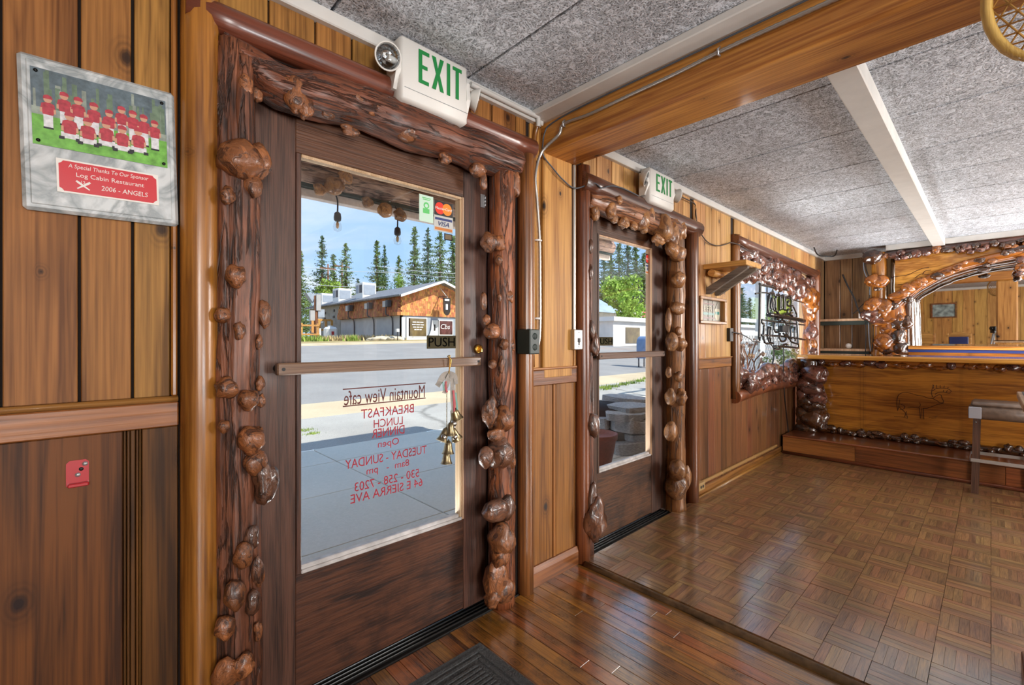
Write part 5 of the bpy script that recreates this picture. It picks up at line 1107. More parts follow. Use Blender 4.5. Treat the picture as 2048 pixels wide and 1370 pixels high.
# ---------------------------------------------------------------- bar stool, podium, snowshoe
M['leather'] = plain('worn_brown_leather', '6f5e52', .4, var=.25, bump=.2, bscale=30); M['stoolwood'] = wood('worn_dark_stool_wood', '5f4233', '2b1c15', 'Z', .4, .4, ring=.2, knots=0, across=20)
st = empty('bar_stool', (5.22, -1.61, .012), 'backless bar stool with worn brown padded seat and flat metal foot ring', 'stool')
bm = NB(); add_box(bm, (5.04, -1.80, .595), (5.40, -1.425, .70), 0, .03); o = auto(put('seat', bm, M['leather'], st), 60)
bm = NB(); add_box(bm, (5.055, -1.785, .69), (5.385, -1.44, .725), 0, .016); auto(put('seat_pad', bm, M['leather'], st), 60)
bm = NB(); add_box(bm, (5.034, -1.50, .60), (5.05, -1.428, .69), 0, .004); put('corner_patch', bm, plain('silver_tape', 'a9adb8', .35, metal=.3), st)
for x, y in ((5.075, -1.462), (5.365, -1.462), (5.075, -1.765), (5.365, -1.765)):
    bm = NB(); ox = .012 if x < 5.2 else -.012; oy = -.012 if y > -1.6 else .012
    add_prism(bm, [(-.022, -.022), (.022, -.022), (.022, .022), (-.022, .022)], lambda a_, b_, d: Vector((x + a_ * .95 + ox * d / .6, y + b_ * .95 + oy * d / .6, .012 + d)), 0, .585)
    lg = put('leg', bm, M['stoolwood'], st); bm = NB(); add_lathe(bm, [(.014, 0), (.012, .004), (0, .004)], Matrix.Translation((x, y, .012)), 10); put('glide', bm, M['steel'], lg)
    bm = NB(); add_lathe(bm, [(.006, 0), (0, .003)], Matrix.Translation((x + ox - .024, y + oy + .005, .57)) @ Matrix.Rotation(-H, 4, 'Y'), 10); put('screw', bm, M['steel'], lg)
bm = NB(); R0 = .0
loop = [(5.045, -1.44), (5.06, -1.432), (5.38, -1.432), (5.395, -1.447), (5.395, -1.78), (5.38, -1.795), (5.06, -1.795), (5.045, -1.78)]
n = len(loop); vs = []
for (x, y) in loop:
    d = Vector((x - 5.22, y + 1.61, 0)).normalized() * .004; vs.append([bm.verts.new((x, y, .262)), bm.verts.new((x, y, .288)), bm.verts.new((x - d.x, y - d.y, .288)), bm.verts.new((x - d.x, y - d.y, .262))])
for i in range(n):
    for k in range(4): bm.faces.new((vs[i][k], vs[(i + 1) % n][k], vs[(i + 1) % n][(k + 1) % 4], vs[i][(k + 1) % 4]))
put('foot_ring', bm, M['steel'], st)
pdm = empty('podium', (2.25, -1.82, 0), 'pale wooden podium corner with black top, standing by the square post', 'podium')
box('top', (2.0, -2.05, 1.0), (2.5, -1.615, 1.022), M['bead'], pdm, .002); box('inlay', (2.012, -2.04, 1.0215), (2.488, -1.627, 1.024), M['black'], pdm)
box('body', (2.03, -2.03, 0.02), (2.47, -1.635, 1.0), M['plank_mid'], pdm, .003); box('plinth', (2.02, -2.04, .012), (2.48, -1.625, .08), M['rail'], pdm, .003)
M['ash'] = wood('bent_ash', 'd9ac60', 'a87a3a', 'Z', .4, .4, ring=.1, knots=0, across=20); M['rawhide'] = plain('rawhide', 'b58a48', .5, var=.3)
ss = empty('snowshoe', (1.64, -1.68, 2.0), 'old bent-wood snowshoe with rawhide webbing hung on the square post', 'snowshoe')
ring = []; cY, cZ = -1.640, 2.032
for k in range(25):
    a = 2 * math.pi * k / 24; ring.append(Vector((1.635, cY + .098 * math.sin(a) * (1 - .1 * math.cos(a)), cZ - .155 * math.cos(a) + .0)))
bm = NB(); add_tube(bm, ring, .0115, 8, caps=False); put('frame', bm, M['ash'], ss)
def inside(y, z): return ((y - cY) / .092) ** 2 + ((z - cZ) / .148) ** 2 < 1
bm = NB()
for fam in range(3):
    for k in range(-9, 10):
        ang = (0, 60, 120)[fam]; ca, sa = math.cos(math.radians(ang)), math.sin(math.radians(ang)); off = k * .026; seg_ = []
        for q in range(-60, 61):
            y_ = cY + off * -sa + q * .004 * ca; z_ = cZ + off * ca + q * .004 * sa
            if inside(y_, z_): seg_.append(Vector((1.635 + .002 * fam, y_, z_)))
        if len(seg_) > 3: add_tube(bm, [seg_[0], seg_[-1]], .0022, 5)
put('webbing', bm, M['rawhide'], ss)
bm = NB(); add_tube(bm, [Vector((1.64, cY - .006, cZ + .15)), Vector((1.645, cY - .003, cZ + .26))], .011, 8); put('tail', bm, M['ash'], ss)
# ---------------------------------------------------------------- outdoors: ground
PROF = [(-3, -.03), (3.72, -.03), (5.4, .05), (6.8, .08), (14.5, .47), (22, .90), (24.6, 1.0), (60, 1.15), (400, 1.2)]
def TZ(x, y):
    z = PROF[-1][1]
    for (a, za), (b, zb) in zip(PROF, PROF[1:]):
        if y <= b: z = za + (zb - za) * max(0, (y - a) / (b - a)); break
    k = min(1, max(0, (y - 6) / 16)); return z + .019 * max(-8, min(45, x - 7.5)) * k
def GS(u, s_):
    p = CAM + ray(u, V0) * s_; return Vector((p.x, p.y, TZ(p.x, p.y)))
def G(u, v):
    r = ray(u, v); s = .5
    while s < 300:
        p = CAM + r * s
        if p.z <= TZ(p.x, p.y): return p
        s += .02 + s * .002
    return CAM + r * 60
def asphalt(name, col, dark, scale=1.0, cracks=0.0, rough=.9):
    m, t, b = newmat(name); tc = nn(t, 'TexCoord'); n1 = nn(t, 'TexNoise', Scale=90.0 * scale, Detail=4.0); n2 = nn(t, 'TexNoise', Scale=.9, Detail=6.0)
    for n in (n1, n2): t.links.new(tc.outputs['Object'], n.inputs['Vector'])
    f = mathn(t, 'ADD', mathn(t, 'MULTIPLY', n1.outputs['Fac'], .5), mathn(t, 'MULTIPLY', n2.outputs['Fac'], .5))
    cr = nn(t, 'ValToRGB'); e = cr.color_ramp.elements; e[0].position = .35; e[1].position = .62; e[0].color = lin(dark); e[1].color = lin(col); t.links.new(f, cr.inputs[0]); c = cr.outputs[0]
    if cracks:
        vo = nn(t, 'TexVoronoi', Scale=cracks); vo.feature = 'DISTANCE_TO_EDGE'; nd = nn(t, 'TexNoise', Scale=3.0, Detail=4.0); t.links.new(tc.outputs['Object'], nd.inputs['Vector']); mxv = nn(t, 'MixRGB'); mxv.inputs[0].default_value = .25
        t.links.new(tc.outputs['Object'], mxv.inputs[1]); t.links.new(nd.outputs['Color'], mxv.inputs[2]); t.links.new(mxv.outputs[0], vo.inputs['Vector']); c = mixc(t, maprange(t, vo.outputs['Distance'], 0, .02, .5, 0), c, lin('3a3a36'))
    t.links.new(c, b.inputs['Base Color']); setp(b, Roughness=rough, Specular_IOR_Level=.2)
    bp = nn(t, 'Bump', Strength=.3, Distance=.01); t.links.new(n1.outputs['Fac'], bp.inputs['Height']); t.links.new(bp.outputs[0], b.inputs['Normal']); return m
M['concrete'] = asphalt('broom_concrete', 'dfd6c6', 'd2cab9', .6); M['lot'] = asphalt('worn_asphalt_lot', 'b3b0a8', '93908a', 1, .35); M['gutter'] = asphalt('sandy_concrete', 'cdbb9d', 'b3a183', .8); M['road'] = asphalt('road_asphalt', '95938f', '83817f', .4); M['shoulder'] = asphalt('sandy_shoulder', 'd1bfa0', 'a99777', .3); M['yard'] = asphalt('dry_yard', 'b39d74', '7f7a4c', .05)
def strip(name, y0, y1, mat, x0=-14, x1=130, ny=6, nx=48):
    bm = NB(); g = []
    for j in range(ny + 1):
        y = y0 + (y1 - y0) * j / ny; g.append([bm.verts.new((x0 + (x1 - x0) * i / nx, y, TZ(x0 + (x1 - x0) * i / nx, y))) for i in range(nx + 1)])
    for j in range(ny):
        for i in range(nx): bm.faces.new((g[j][i], g[j][i + 1], g[j + 1][i + 1], g[j + 1][i]))
    return tag(put(name, bm, mat), kind='structure')
sw_ = box('sidewalk', (-14, .15, -.2), (40, 3.72, -.045), M['dark']); tag(sw_, kind='structure')
for i in range(-6, 22):
    for y0, y1 in ((.15, 1.16), (1.16, 2.13), (2.13, 3.06), (3.06, 3.72)):
        box('slab', (1.88 + 1.5 * i + .004, y0 + .004, -.12), (3.38 + 1.5 * i - .004, y1 - .004, -.03 + RND.uniform(-.002, .002)), M['concrete'], sw_, .004)
strip('parking_lot', 3.72, 5.4, M['lot']); strip('gutter_strip', 5.4, 6.8, M['gutter']); strip('road', 6.8, 22, M['road'], ny=10); strip('road_shoulder', 22, 24.6, M['shoulder']); strip('yard', 24.6, 140, M['yard'], ny=12)

# porch roof of this building, log beam, bulbs
roof = NB(); add_box(roof, (-6, -6.2, 2.62), (4.8, 1.85, 2.74)); add_box(roof, (4.8, -6.2, 2.62), (9, .45, 2.74)); rf = put('roof', roof, plain('pale_bounce_soffit', 'cdbba8', .8)); tag(rf, kind='structure')  # underside coloured pale to bounce light onto the slabs
ow = box('wall_outside', (-6, .15, -.1), (-4.2, .2, 2.62), M['farlow'] if 'farlow' in M else M['plank_farlow']); tag(ow, kind='structure')
ow = box('wall_outside', (-4.2, .151, 2.6), (7.6, .2, 2.62), M['plank_farlow']); tag(ow, kind='structure')
pb = empty('porch_beam', (1.0, 1.74, 2.2), 'old peeled log beam with pale fascia over the porch outside the nearest door', 'beam')
M['porchlog'] = barklog('weathered_porch_log', 'd8b59c', '86675d', 'X', .7, 0, .6); M['fascia'] = plain('pale_pink_fascia', 'e6d3c6', .7, var=.1)
put('log', log_bm([Vector((-6, 1.70, 2.52)), Vector((0, 1.70, 2.51)), Vector((4.75, 1.70, 2.52))], [.11, .10, .11], sub=12, amp=.25), M['porchlog'], pb)
put('log', log_bm([Vector((-6, 1.70, 2.36)), Vector((0, 1.70, 2.355)), Vector((4.75, 1.70, 2.36))], [.085, .08, .085], sub=12, amp=.25), M['porchlog'], pb)
box('fascia', (-6, 1.70, 2.205), (4.75, 1.76, 2.262), M['fascia'], pb, .004); box('soffit', (-6, 1.66, 2.262), (4.75, 1.74, 2.30), M['greenplate'], pb)
for u, v, r in ((668, 372, .07), (735, 405, .05), (690, 355, .06), (770, 420, .06), (800, 430, .055), (640, 380, .05)):
    c = at_y(u, v, 1.60); burl(c, (r, r * .6, r * .9), M['burl_far'], pb)
M['bulbglass'] = glassmat('bulb_glass', (.93, .93, .9)); M['socket'] = plain('bulb_socket', '2a2d30', .5)
for k, (u, v) in enumerate(((675, 438), (795, 467))):
    c = at_y(u, v, 1.66); top = Vector((c.x, 1.66, 2.23))
    sl = empty('hanging_bulb', top, ('clear string-light bulb in dark socket, under the porch beam nearer the door latch', 'clear string-light bulb in dark socket, under the porch beam farther from the card stickers')[1 - k], 'bulb', 'porch string bulbs')
    bm = NB(); add_tube(bm, smooth_path([top + Vector((-.02, 0, .03)), top + Vector((0, 0, -.02)), Vector((c.x, 1.66, c.z + .045))], 4), .006, 6); put('wire', bm, M['socket'], sl)
    bm = NB(); add_lathe(bm, [(.010, .05), (.022, .04), (.026, .01), (.024, -.01), (.018, -.015)], Matrix.Translation(c), 14); put('socket', bm, M['socket'], sl)
    bm = NB(); add_lathe(bm, [(.014, -.012), (.026, -.035), (.031, -.058), (.024, -.082), (.001, -.092)], Matrix.Translation(c), 14); put('bulb', bm, M['bulbglass'], sl)
    bm = NB(); add_lathe(bm, [(.004, -.015), (.012, -.035), (.010, -.06), (.001, -.07)], Matrix.Translation(c), 8); put('filament', bm, M['bead'], sl)

# ---------------------------------------------------------------- shingled building across the road
M['shf'] = plain('sunlit_tone_cedar_shingle', 'cf8850', .8); M['shs'] = plain('shaded_tone_cedar_shingle', '9a6038', .8)  # one cedar in two tones: front lightened as sunlit, side darkened as shaded
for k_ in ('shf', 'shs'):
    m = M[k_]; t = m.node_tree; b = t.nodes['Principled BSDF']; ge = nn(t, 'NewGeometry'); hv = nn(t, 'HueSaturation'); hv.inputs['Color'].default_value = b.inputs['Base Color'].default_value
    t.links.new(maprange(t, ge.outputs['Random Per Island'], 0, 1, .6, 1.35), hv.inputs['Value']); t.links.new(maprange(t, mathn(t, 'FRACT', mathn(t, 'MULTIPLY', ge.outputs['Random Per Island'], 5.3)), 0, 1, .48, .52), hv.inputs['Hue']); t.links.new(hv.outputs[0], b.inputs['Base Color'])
M['stucco'] = plain('grey_stucco', 'a9a7a6', .9, var=.08, bscale=2); M['siding'] = plain('blue_grey_siding', '97a0ab', .8, var=.1, bscale=3); M['oldsiding'] = plain('weathered_grey_boards', '8b8983', .9, var=.2, bscale=2); M['roofing'] = plain('grey_roof', '74777c', .9, var=.3, bscale=6); M['trimw'] = plain('white_trim_paint', 'd9d9d6', .6); M['darkpipe'] = plain('dark_downspout', '3d4046', .6)
B1 = Vector((17.3, 28.9, 1.15)); bg_ = empty('shingled_shop', (20.6, 36, 1.15), 'grey shop across the road with cedar shingle front and gabled roof', 'building')
bx0, bx1, by0, by1, bym = 17.3, 24.0, 28.9, 47.8, 39.9; ez, pz, px_ = 4.6, 5.8, 20.65
box('side_wall', (bx0, by0 + .05, .6), (bx0 + .2, bym, 4.55), M['stucco'], bg_); box('side_wall', (bx0 - .02, bym, .6), (bx0 + .2, by1, 4.5), M['oldsiding'], bg_); box('end_wall', (bx1 - .2, by0 + .1, .6), (bx1, by1, 4.55), M['stucco'], bg_)
bm = NB(); add_prism(bm, [(bx0, .6), (bx1, .6), (bx1, ez), (px_, pz), (bx0, ez)], lambda x, z, y: Vector((x, y, z)), by0 + .05, by0 + .2); put('front_wall', bm, M['siding'], bg_)
bm = NB(); z = 3.08; r_ = 0
while z < 5.7:
    x = bx0 - .05 + (r_ % 2) * .09
    while x < bx1:
        w = RND.uniform(.13, .22); top = ez + (pz - ez) * (1 - abs(x + w / 2 - px_) / (px_ - bx0)) if True else ez
        if z + .12 < top: add_box(bm, (x, by0 - .03 - RND.uniform(0, .02), z + RND.uniform(-.015, .01)), (x + w - .012, by0 + .06, z + .24))
        x += w
    z += .19; r_ += 1
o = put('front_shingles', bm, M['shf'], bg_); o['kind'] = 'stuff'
bm = NB(); z = 3.08; r_ = 0
while z < 4.5:
    y = by0
    while y < bym:
        w = RND.uniform(.13, .22); k = (z - 3.08) / 1.5; add_box(bm, (bx0 - .32 + .28 * k - RND.uniform(0, .02), y, z + RND.uniform(-.015, .01)), (bx0 + .02, y + w - .012, z + .24)); y += w
    z += .19; r_ += 1
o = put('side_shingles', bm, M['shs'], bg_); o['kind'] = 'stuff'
for s, (xa, xb) in ((0, (bx0 - .45, px_)), (1, (px_, bx1 + .45))):
    bm = NB(); za = ez + (pz - ez) * (-.45 / (px_ - bx0)); A = (xa, za) if s == 0 else (xa, pz); B = (xb, pz) if s == 0 else (xb, za)
    add_prism(bm, [A, B, (B[0], B[1] + .12), (A[0], A[1] + .12)], lambda x, z, y: Vector((x, y, z)), by0 - .75, by1 + .3); put('roof_slope', bm, M['roofing'], bg_)
    bm = NB(); add_prism(bm, [(A[0], A[1] - .06), (B[0], B[1] - .06), (B[0], B[1] + .13), (A[0], A[1] + .13)], lambda x, z, y: Vector((x, y, z)), by0 - .80, by0 - .74); put('barge_board', bm, M['trimw'], bg_)
box('gutter', (bx0 - .55, by0 - .7, ez - .12), (bx0 - .42, by1, ez - .02), M['roofing'], bg_)
def win(x0, x1, z0, z1, matg):
    f = box('window', (x0 - .08, by0 - .02, z0 - .08), (x1 + .08, by0 + .04, z1 + .08), M['trimw'], bg_); box('pane', (x0, by0 - .03, z0), (x1, by0 - .01, z1), matg, f); return f
M['shopglass'] = plain('shop_window_dark', '6b5a34', .15, var=.5, bscale=2, coat=1.0); M['shopglass2'] = plain('shop_poster_dark', '5a3634', .2, var=.6, bscale=2.5)
f = win(17.93, 19.5, 1.5, 2.88, M['shopglass'])
for k, w in enumerate((1.0, 1.1, .95, .7)):
    for q in range(3): box('print', (18.75 - w / 2 + w * q / 3 + .02, by0 - .036, 2.55 - .19 * k), (18.75 - w / 2 + w * (q + 1) / 3 - .03, by0 - .031, 2.62 - .19 * k), M['whitep'], f)
f = win(20.75, 22.0, 1.65, 2.75, M['shopglass2']); letters('lettering', 'Cbs', (21.3, by0 - .035, 2.3), .9, .4, M['whitep'], f, False, .2)
bm = NB(); add_prism(bm, [(19.55, 1.2), (20.55, 1.2), (20.55, 2.78), (20.0, 2.78), (19.9, 2.0)], lambda x, z, y: Vector((x, y, z)), by0 - .1, by0 - .04); put('door_panel', bm, M['trimw'], bg_)
bm = NB(); add_box(bm, (20.15, by0 - .12, 1.95), (20.28, by0 - .1, 2.45)); put('door_mark', bm, M['black'], bg_)
for x in (bx0 + .05, bx0 + .45): box('corner_board', (x, by0 - .03, .9), (x + .3, by0 + .04, 2.95), M['trimw'], bg_)
box('white_kick_board', (17.9, by0 - .04, 1.1), (19.6, by0 + .02, 1.4), M['trimw'], bg_)
sg = box('sign_arm', (20.62, by0 - 1.25, 4.62), (20.68, by0, 4.68), M['darkpipe'], bg_)
bm = NB(); outl = [(-.33, .6), (.33, .6)] + [(.33 * math.cos(a), -.25 + .55 * math.sin(a)) for a in [-k * math.pi / 12 for k in range(0, 13)]]
add_prism(bm, outl, lambda x, z, y: Vector((20.85 + x, by0 - .9 + y, 3.95 + z)), 0, .08); put('oval_sign', bm, M['black'], bg_)
bm = NB(); add_box(bm, (20.72, by0 - .915, 3.6), (20.92, by0 - .9, 4.05)); add_box(bm, (20.62, by0 - .915, 4.3), (21.05, by0 - .9, 4.45)); put('sign_print', bm, M['trimw'], bg_)
bm = NB(); add_tube(bm, [(20.65, by0 - .05, 5.5), (21.0, by0 - .85, 4.5)], .025, 5); put('sign_stay', bm, M['trimw'], bg_)
for y in (30.2, 33.3, 37.0):
    f = box('flood_lamp', (bx0 - .62, y, 3.75), (bx0 - .3, y + .45, 4.2), M['stucco'], bg_); box('hood', (bx0 - .62, y - .35, 3.75), (bx0 - .3, y - .02, 4.25), M['darkpipe'], f)
    bm = NB(); add_tube(bm, smooth_path([(bx0 - .5, y + .1, 3.75), (bx0 - .48, y + .1, 3.15), (bx0 - .1, y - .1, 2.9), (bx0 - .08, y - .1, 1.0)], 4), .05, 6); put('downspout', bm, M['darkpipe'], bg_)
for y, z in ((41.2, 3.9), (43.4, 3.75), (45.8, 3.6), (41.3, 3.3), (43.5, 3.2)): box('vent', (bx0 - .08, y, z), (bx0 - .02, y + .3, z + .22), M['black'], bg_)
f = box('window', (bx0 - .1, 44.0, 2.9), (bx0 - .02, 45.4, 4.1), M['trimw'], bg_); box('pane', (bx0 - .13, 44.15, 3.05), (bx0 - .09, 45.25, 3.95), M['shopglass'], f)
for k, (y, h) in enumerate(((46.5, 1.3), (42.5, 1.5), (37.5, 1.6))):
    z0 = 4.55; x0 = 17.75 + .1 * k
    c_ = empty('air_cooler', (x0 + .7, y, z0), ('white roof cooler with sloping duct, farthest back on the shop roof', 'white boxy roof cooler in the middle of the three on the shop roof', 'largest white roof cooler, closest to the shingled gable')[k], 'cooler', 'coolers on the shop roof')
    box('cabinet', (x0, y - .7, z0 + .15), (x0 + 1.3, y + .7, z0 + .2 + h), M['trimw'], c_, .03)
    for j in (-1, 1): box('louver_panel', (x0 - .02, y + .34 * j - .26, z0 + .55 * h), (x0, y + .34 * j + .26, z0 + h), M['darkpipe'] if j < 0 else M['siding'], c_)
    box('louver_panel', (x0 + .1, y - .72, z0 + .45 * h), (x0 + 1.2, y - .70, z0 + h), M['siding'], c_); box('stand', (x0 - .1, y - .8, z0 - .2), (x0 + 1.4, y + .8, z0 + .15), M['darkpipe'], c_)
    if k == 0:
        bm = NB(); add_prism(bm, [(-1.0, .75), (0, .75), (0, .2), (-.35, -.2)], lambda a_, z, y_: Vector((x0 + a_, y_, z0 + .8 + z)), y + .75, y + 1.6); put('duct', bm, M['siding'], c_)

# ---------------------------------------------------------------- things on the far verge
M['pole'] = plain('brown_utility_pole', '7a4e35', .9, var=.2, bscale=3)
def pole(label, u, vt, s, r=.14):
    d = ray(u, V0); p = CAM + d * s; z0 = TZ(p.x, p.y); z1 = 1.212 + (V0 - vt) * s / F
    root = empty('utility_pole', (p.x, p.y, z0), label, 'pole', 'utility poles'); bm = NB(); add_tube(bm, [(p.x, p.y, z0 - .3), (p.x, p.y, z1)], [r, r * .75], 8); put('pole', bm, M['pole'], root)
    box('crossarm', (p.x - 1.1, p.y - .06, z1 - .7), (p.x + 1.1, p.y + .06, z1 - .55), M['pole'], root); return Vector((p.x, p.y, z1 - .55))
p1 = pole('brown utility pole, left of the two behind the shop roof coolers', 656, 528, 62); p2 = pole('brown utility pole just right of its twin behind the shop roof', 684, 524, 64)
for k, (a, b_) in enumerate((((590, 533), (800, 546)), ((752, 532), (925, 548)), ((752, 540), (925, 556)), ((590, 567), (770, 574)))):
    A = CAM + ray(*a) * 56; B = CAM + ray(*b_) * 52; mid = (A + B) / 2 - Vector((0, 0, .15)); tag(tube('power_line', [A, mid, B], .03, M['trimw'], None, 5, 5), ('power line highest of those crossing left of the shop trees', 'upper power line of the close pair before the big pines', 'lower power line of the close pair before the big pines', 'lowest power line, running behind the roof coolers')[k], 'power line')
def at_ground(u, v): return G(u, v)
p = GS(659, 40); s_ = (p - CAM).dot(FWD); tk = empty('water_tank', p, 'white plastic water tank cage by the grey boarded wall across the road', 'tank')
bm = NB(); add_box(bm, p + Vector((-.4, -.5, .1)), p + Vector((.6, .5, 1.15)), 0, .18); put('tank', bm, M['whitep'], tk)
bm = NB(); add_lathe(bm, [(.25, 0), (.25, .12), (0, .14)], Matrix.Translation(p + Vector((.1, 0, 1.13))), 14); put('cap', bm, M['trimw'], tk)
bm = NB(); add_box(bm, p + Vector((-.02, -.53, .45)), p + Vector((.2, -.5, .75))); put('tank_label', bm, M['redmetal'], tk)
p = GS(632, 36); s_ = (p - CAM).dot(FWD); k = s_ / F
pe = empty('power_pedestal', p, 'wooden service post with grey meter boxes on the verge across the road', 'post')
bm = NB(); add_tube(bm, [p + Vector((0, 0, -.2)), p + Vector((0, 0, 90 * k))], .16, 8); put('post', bm, M['pole'], pe)
box('meter_box', p + Vector((.1, -.2, 47 * k)), p + Vector((.6, .1, 63 * k)), M['siding'], pe); box('meter_box', p + Vector((-.5, -.2, 40 * k)), p + Vector((-.15, .1, 60 * k)), M['stucco'], pe); box('mast', p + Vector((-.05, -.25, 60 * k)), p + Vector((.3, -.05, 92 * k)), M['stucco'], pe)
p = GS(651, 41.5); pa = empty('pallet_rack', p, 'orange timber rack leaning on the grey wall by the water tank', 'rack'); s_ = (p - CAM).dot(FWD); k = s_ / F; off = Vector((-.1, .6, 0))
for dz in (18, 38): box('rail', p + off + Vector((-1.0, 0, dz * k)), p + off + Vector((.9, .1, (dz + 4) * k)), M['gold_pine'], pa)
for dx in (-.95, -.35, .25, .8): box('slat', p + off + Vector((dx, -.06, 14 * k)), p + off + Vector((dx + .22, 0, 40 * k)), M['gold_pine'], pa)
p = GS(606, 34); fe = empty('plank_fence', p, 'short sunny wooden rail fence at the left edge of the nearest door view', 'fence'); k = (p - CAM).dot(FWD) / F
for dx in (-2.5, -.2, 1.0): box('post', p + Vector((dx, 0, -.1)), p + Vector((dx + .18, .18, 36 * k)), M['gold_pine'], fe)
for dz in (12, 30): box('rail', p + Vector((-2.5, -.05, dz * k)), p + Vector((1.2, 0, (dz + 3.5) * k)), M['gold_pine'], fe)
p = GS(640, 37); o = NB(); add_box(o, p + Vector((-.05, -.05, 0)), p + Vector((.06, .06, 1.0))); o = put('marker_stake', o, M['whitep']); tag(o, 'thin white marker stake standing on the far verge by the water tank', 'stake')
p = GS(795, 33); pm_ = empty('path_lamp', p, 'small black path light on the verge near the shop corner', 'lamp'); k = (p - CAM).dot(FWD) / F
bm = NB(); add_tube(bm, [p, p + Vector((0, 0, 18 * k))], .03, 6); put('stem', bm, M['black'], pm_); bm = NB(); add_box(bm, p + Vector((-.1, -.1, 17 * k)), p + Vector((.1, .1, 23 * k))); put('head', bm, M['whitep'], pm_)
M['drygrass'] = plain('dry_weeds', 'b7a476', .95, var=.35, bscale=3); M['greengrass'] = plain('green_weeds', '8aa048', .95, var=.35, bscale=3)
def weeds(name, label, spots, n, h, mat, spread):
    bm = NB()
    for (u, v) in spots:
        p = GS(u, 32.5 if v > 683.5 else 34.5) if v < 700 else G(u, v); k = (p - CAM).dot(FWD) / F
        for _ in range(n):
            q = p + Vector((RND.gauss(0, spread * k), RND.gauss(0, spread * k * .6), 0)); q.z = TZ(q.x, q.y) - .01; a = RND.uniform(0, 6.28); w = h * k * RND.uniform(.08, .18); d = Vector((math.cos(a), math.sin(a), 0)) * w; t_ = Vector((RND.uniform(-.4, .4), RND.uniform(-.4, .4), 1)) * h * k * RND.uniform(.4, 1.1)
            bm.faces.new([bm.verts.new(q - d), bm.verts.new(q + d), bm.verts.new(q + t_)])
    o = put(name, bm, mat); tag(o, label, 'weeds', None, 'stuff')
weeds('dry_weeds', 'dry tan weeds growing along the shop wall across the road', [(650 + 12 * i, 683) for i in range(14)], 90, 12, M['drygrass'], 7)
weeds('green_weeds', 'green weeds at the foot of the service post across the road', [(606, 690), (614, 690), (622, 690), (640, 688), (705, 684)], 90, 14, M['greengrass'], 6)
weeds('lot_weeds', 'low weeds growing in the cracked lot outside the farther door', [(1205, 776), (1225, 774), (1245, 770), (1262, 767), (1280, 763), (1295, 758), (1215, 779), (610, 862), (625, 868)], 120, 7, M['greengrass'], 8)
M['rockpale'] = plain('pale_rock', 'c4b79f', .9, var=.25, bscale=2)
for k, (u, v, r) in enumerate(((760, 684, .45), (776, 684, .35), (789, 684, .4), (745, 685, .3))):
    p = GS(u, 33.5); o = burl(p + Vector((0, 0, r * .2)), (r * 1.6, r, r * .6), M['rockpale'], None, k, 'verge_rock'); tag(o, ('largest pale rock, leftmost but one along the shop wall', 'small pale rock in the middle of the row along the shop wall', 'pale rock closest to the path light by the shop corner', 'smallest pale rock at the left end of the row along the shop wall')[k], 'rock', 'rocks along the shop wall')

# ---------------------------------------------------------------- trees
M['needle'] = plain('pine_needles', '6d8350', .8, var=.5, bscale=1.2); M['needle2'] = plain('blue_green_needles', '5c7658', .8, var=.5, bscale=1.2); M['leaf'] = plain('fresh_leaves', '93b04c', .7, var=.3, bscale=1.5); M['bark'] = plain('pine_bark', '6b5442', .95, var=.3, bscale=3)
for k_ in ('needle', 'needle2', 'leaf'):
    m = M[k_]; b = m.node_tree.nodes['Principled BSDF']; setp(b, Specular_IOR_Level=.1)
def conifer_mesh(seed, mat, dens=1.0):
    R = random.Random(seed); bm = NB(); n_ = int(520 * dens); asym = [R.uniform(.65, 1.2) for _ in range(12)]
    for i in range(n_):
        t_ = .09 + .90 * (R.random() ** 1.15); gap = MN.noise(Vector((t_ * 9, seed * 3.3, 0)))
        if R.random() < .45 * max(0, gap * 2.2): continue
        a = R.uniform(0, 6.283); rr = (.25 * (1 - t_) ** .85 + .010) * asym[int(t_ * 11)] * R.uniform(.5, 1.1); d = Vector((math.cos(a), math.sin(a), 0)); sd = Vector((-d.y, d.x, 0)); droop = R.uniform(.1, .45)
        m = 4 + int(rr * 40)
        for q in range(m):
            f = (q + R.random()) / m; w = R.uniform(.006, .013) * (1.15 - .5 * f); h = w * R.uniform(.8, 1.6)
            p = d * rr * f + Vector((0, 0, t_ - droop * rr * f + .25 * rr * f * f)) + sd * R.uniform(-.014, .014) * f + Vector((0, 0, R.uniform(-.006, .004)))
            nrm = Vector((R.uniform(-1, 1), R.uniform(-1, 1), R.uniform(-.6, 1))).normalized(); x_ = nrm.orthogonal().normalized(); y_ = nrm.cross(x_)
            bm.faces.new([bm.verts.new(p + x_ * w), bm.verts.new(p + y_ * h), bm.verts.new(p - x_ * w * .6)])
            bm.faces.new([bm.verts.new(p - x_ * w + d * w), bm.verts.new(p - y_ * h), bm.verts.new(p + x_ * w * .5)])
    return mesh_of(bm, 'crown', mat)
CM = [conifer_mesh(1, M['needle']), conifer_mesh(2, M['needle2']), conifer_mesh(5, M['needle'], .8)]
bm = NB(); add_tube(bm, [(0, 0, -.02), (0, 0, .5), (0, 0, .98)], [.014, .009, .002], 7); TM = mesh_of(bm, 'trunk', M['bark'])
def conifer(label, u, vt, s, k, wid=1.0, group=None):
    p = CAM + ray(u, V0) * s; z0 = TZ(p.x, p.y); h = 1.212 + (V0 - vt) * s / F - z0
    root = empty('conifer', (p.x, p.y, z0), label, 'tree', group)
    for me, nm in ((TM, 'trunk'), (CM[k], 'crown')):
        o = bpy.data.objects.new(nm, me); COL.objects.link(o); o.parent = root; o.scale = (h * wid, h * wid, h); o.rotation_euler.z = RND.uniform(0, 6.28)
